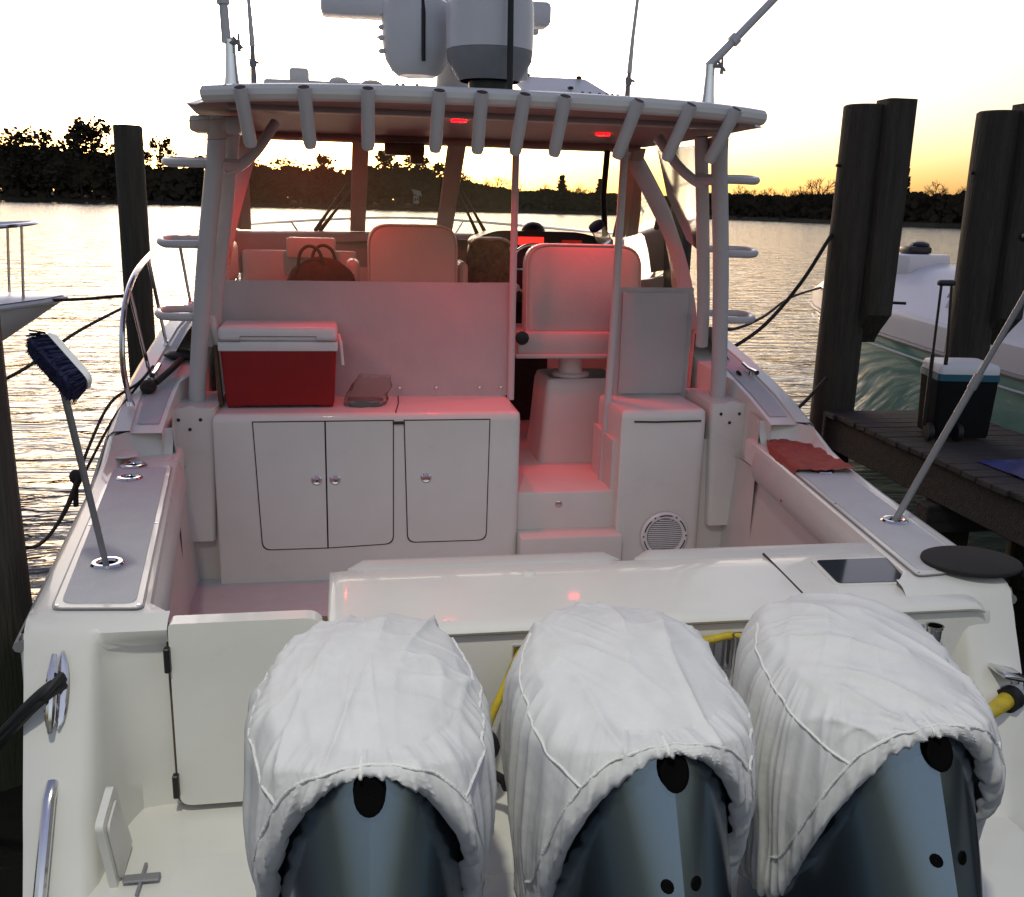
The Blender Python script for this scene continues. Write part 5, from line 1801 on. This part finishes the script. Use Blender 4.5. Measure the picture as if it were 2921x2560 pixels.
# ------------------------------------------------------------------ neighbour boats
def side_boat(name, tip, head, L, hb, zs_bow, zs_aft, crown_h, mh, label, flare=.35, rake=0.0):
    hx_, hy_ = math.sin(head), math.cos(head)
    def Wp(l, w, z):   # l metres aft of the tip, w to starboard
        return (tip[0] - hx_ * l + hy_ * w, tip[1] - hy_ * l - hx_ * w, z)
    t = thing(name, (tip[0], tip[1], 0), label, 'boat')
    st = [0.02, .15, .4, .8, 1.4, 2.2, 3.2, 4.5, 6, L]
    def half(l):
        return hb * min(1, (l / (L * .55)) ** .55) if l < L * .55 else hb
    def zs(l):
        return zs_aft + (zs_bow - zs_aft) * max(0, 1 - l / (L * .8)) ** 1.5
    bm = nb()
    for s in (-1, 1):
        rows = []
        for l in st:
            h_ = half(l)
            fl = flare * max(0, 1 - l / (L * .6))
            rows.append([Wp(l, s * h_, zs(l)), Wp(l + .02, s * (h_ + .012), zs(l) - .03), Wp(l + fl * .5 + rake * .4, s * h_ * (1 - fl * .5), zs(l) * .6), Wp(l + fl * 1.4 + rake, s * h_ * (1 - fl), .1), Wp(l + fl * 2 + rake * 1.2, s * h_ * (.85 - fl), -.3)])
        grid(bm, rows)
    obj('hull', bm, mh, t, smooth=60)
    return t, Wp, half, zs


# left neighbour: white bow with a pulpit rail
lb, Wp, half, zs = side_boat('neighbour_boat', (-3.85, 11.2), R(62), 6.5, 1.25, 1.44, 1.25, .1, BOATW, 'white bow of a moored boat with pulpit rail at the left edge', rake=1.7)
bm = nb()
st = [.03, .3, .8, 1.5, 2.4, 3.5, 5]
grid(bm, [[Wp(l, u * half(l), zs(l) + .02 + (.10 * min(1, l / 1.0)) * (1 - abs(u) ** 3)) for u in [-1 + i / 5 for i in range(11)]] for l in st])
obj('deck', bm, BOATW, lb, smooth=60)
bm = nb(); tube(bm, [Wp(l, -half(l) * .98, zs(l) - .02) for l in st[::-1]] + [Wp(l, half(l) * .98, zs(l) - .02) for l in st], .03, 8); obj('rub_rail', bm, BOATW, lb)
bm = nb()
rl = [Wp(l, -half(l) * .9, zs(l) + .78) for l in (4, 2.4, 1.3, .6)] + [Wp(.22, 0, zs(0) + .78)] + [Wp(l, half(l) * .9, zs(l) + .78) for l in (.6, 1.3, 2.4, 4)]
tube(bm, rl, .022, 8, sm=6)
PR = obj('pulpit_rail', bm, CHROME, lb)
for s in (-1, 1):
    for l, l2 in ((.5, .45), (1.1, .8), (.95, 1.4), (2.2, 2.2)):
        bm = nb(); tube(bm, [Wp(l, s * half(l) * .85, zs(l) + .04), Wp(l2, s * half(l2) * .9, zs(l2) + .77)], .015, 8); obj('stanchion', bm, CHROME, PR)
bm = nb(); c = Wp(1.6, .2, zs(1.6) + .18); box(bm, (c[0] - .2, c[1] - .15, c[2] - .08), (c[0] + .2, c[1] + .15, c[2] + .12), .05); obj('anchor_windlass', bm, DARKP, lb)

# right neighbour: teal hull
rb_, Wp, half, zs = side_boat('neighbour_boat', (5.55, 12.2), R(-17), 9.5, 1.85, 1.35, 1.02, .5, TEAL, 'moored boat with glossy teal hull and white deck behind the right pilings', flare=.42)
bm = nb()
st = [.0, .12, .35, .7, 1.2, 2.0, 3, 4.2, 5.6, 7.5]
grid(bm, [[Wp(l - .10 * h2, u * (half(l) * (1 + .05 * h2) + .02), zs(l) + h2 * min(1, .55 + l) + 0.43 * max(0, 1 - (u / .93) ** 2) * min(1, l / 1.2)) for u, h2 in ((-1, 0), (-.995, .16), (-.985, .27), (-.96, .31), (-.925, .30), (-.7, .31), (-.35, .32), (0, .32), (.35, .32), (.7, .31), (.925, .30), (.96, .31), (.985, .27), (.995, .16), (1, 0))] for l in st])
obj('deck', bm, BOATW, rb_, smooth=28)
bm = nb(); tube(bm, [Wp(l, -half(l) - .02, zs(l)) for l in st[::-1]] + [Wp(l, half(l) + .02, zs(l)) for l in st[1:]], .03, 8); obj('rub_rail', bm, GREYP, rb_)
bm = nb(); tube(bm, [Wp(l, -half(l) - .012, zs(l) - .13) for l in st[1:]], .012, 6); obj('boot_stripe', bm, BOATW, rb_)
bm = nb()
grid(bm, [[Wp(l, u * 1.1, z) for u in (-1, -.9, 0, .9, 1)] for l, z in ((2.9, 1.7), (3.15, 2.15), (3.7, 2.9), (4.4, 3.3), (6.5, 3.35))])
for u in (-1, 1):
    V = [bm.verts.new(Wp(l, u * 1.1, z)) for l, z in ((2.9, 1.6), (3.15, 2.15), (3.7, 2.9), (4.4, 3.3), (6.5, 3.35), (6.5, 1.5))]
    bm.faces.new(V)
obj('cabin', bm, BOATW, rb_, smooth=40)
c = Wp(1.55, -.15, 0)
bm = nb(); box(bm, (c[0] - .35, c[1] - .3, 1.85), (c[0] + .35, c[1] + .3, 2.08), .04, 2, rot=(0, 0, R(17))); hh = obj('deck_hatch', bm, BOATW, rb_)
bm = nb(); box(bm, (c[0] - .1, c[1] - .12, 2.08), (c[0] + .2, c[1] + .12, 2.17), .03, 2); ball(bm, (c[0] + .1, c[1], 2.18), .12, .1, .05, 10); obj('windlass', bm, DARKP, hh)
bm = nb(); c2 = Wp(.9, -.1, 2.02); tube(bm, [(c2[0] - .3, c2[1] + .3, 2.02), c2, (c2[0] + .15, c2[1] - .1, 2.06)], .03, 8); ball(bm, (c2[0] + .15, c2[1] - .1, 2.07), .09, .07, .06, 8); obj('anchor', bm, DARKP, rb_)
bm = nb(); c3 = Wp(2.5, -1.32, 1.63); tube(bm, [(c3[0] - .06, c3[1] + .03, c3[2] - .02), (c3[0] + .06, c3[1] - .03, c3[2] - .02)], .016, 8); obj('deck_cleat', bm, DARKP, rb_)
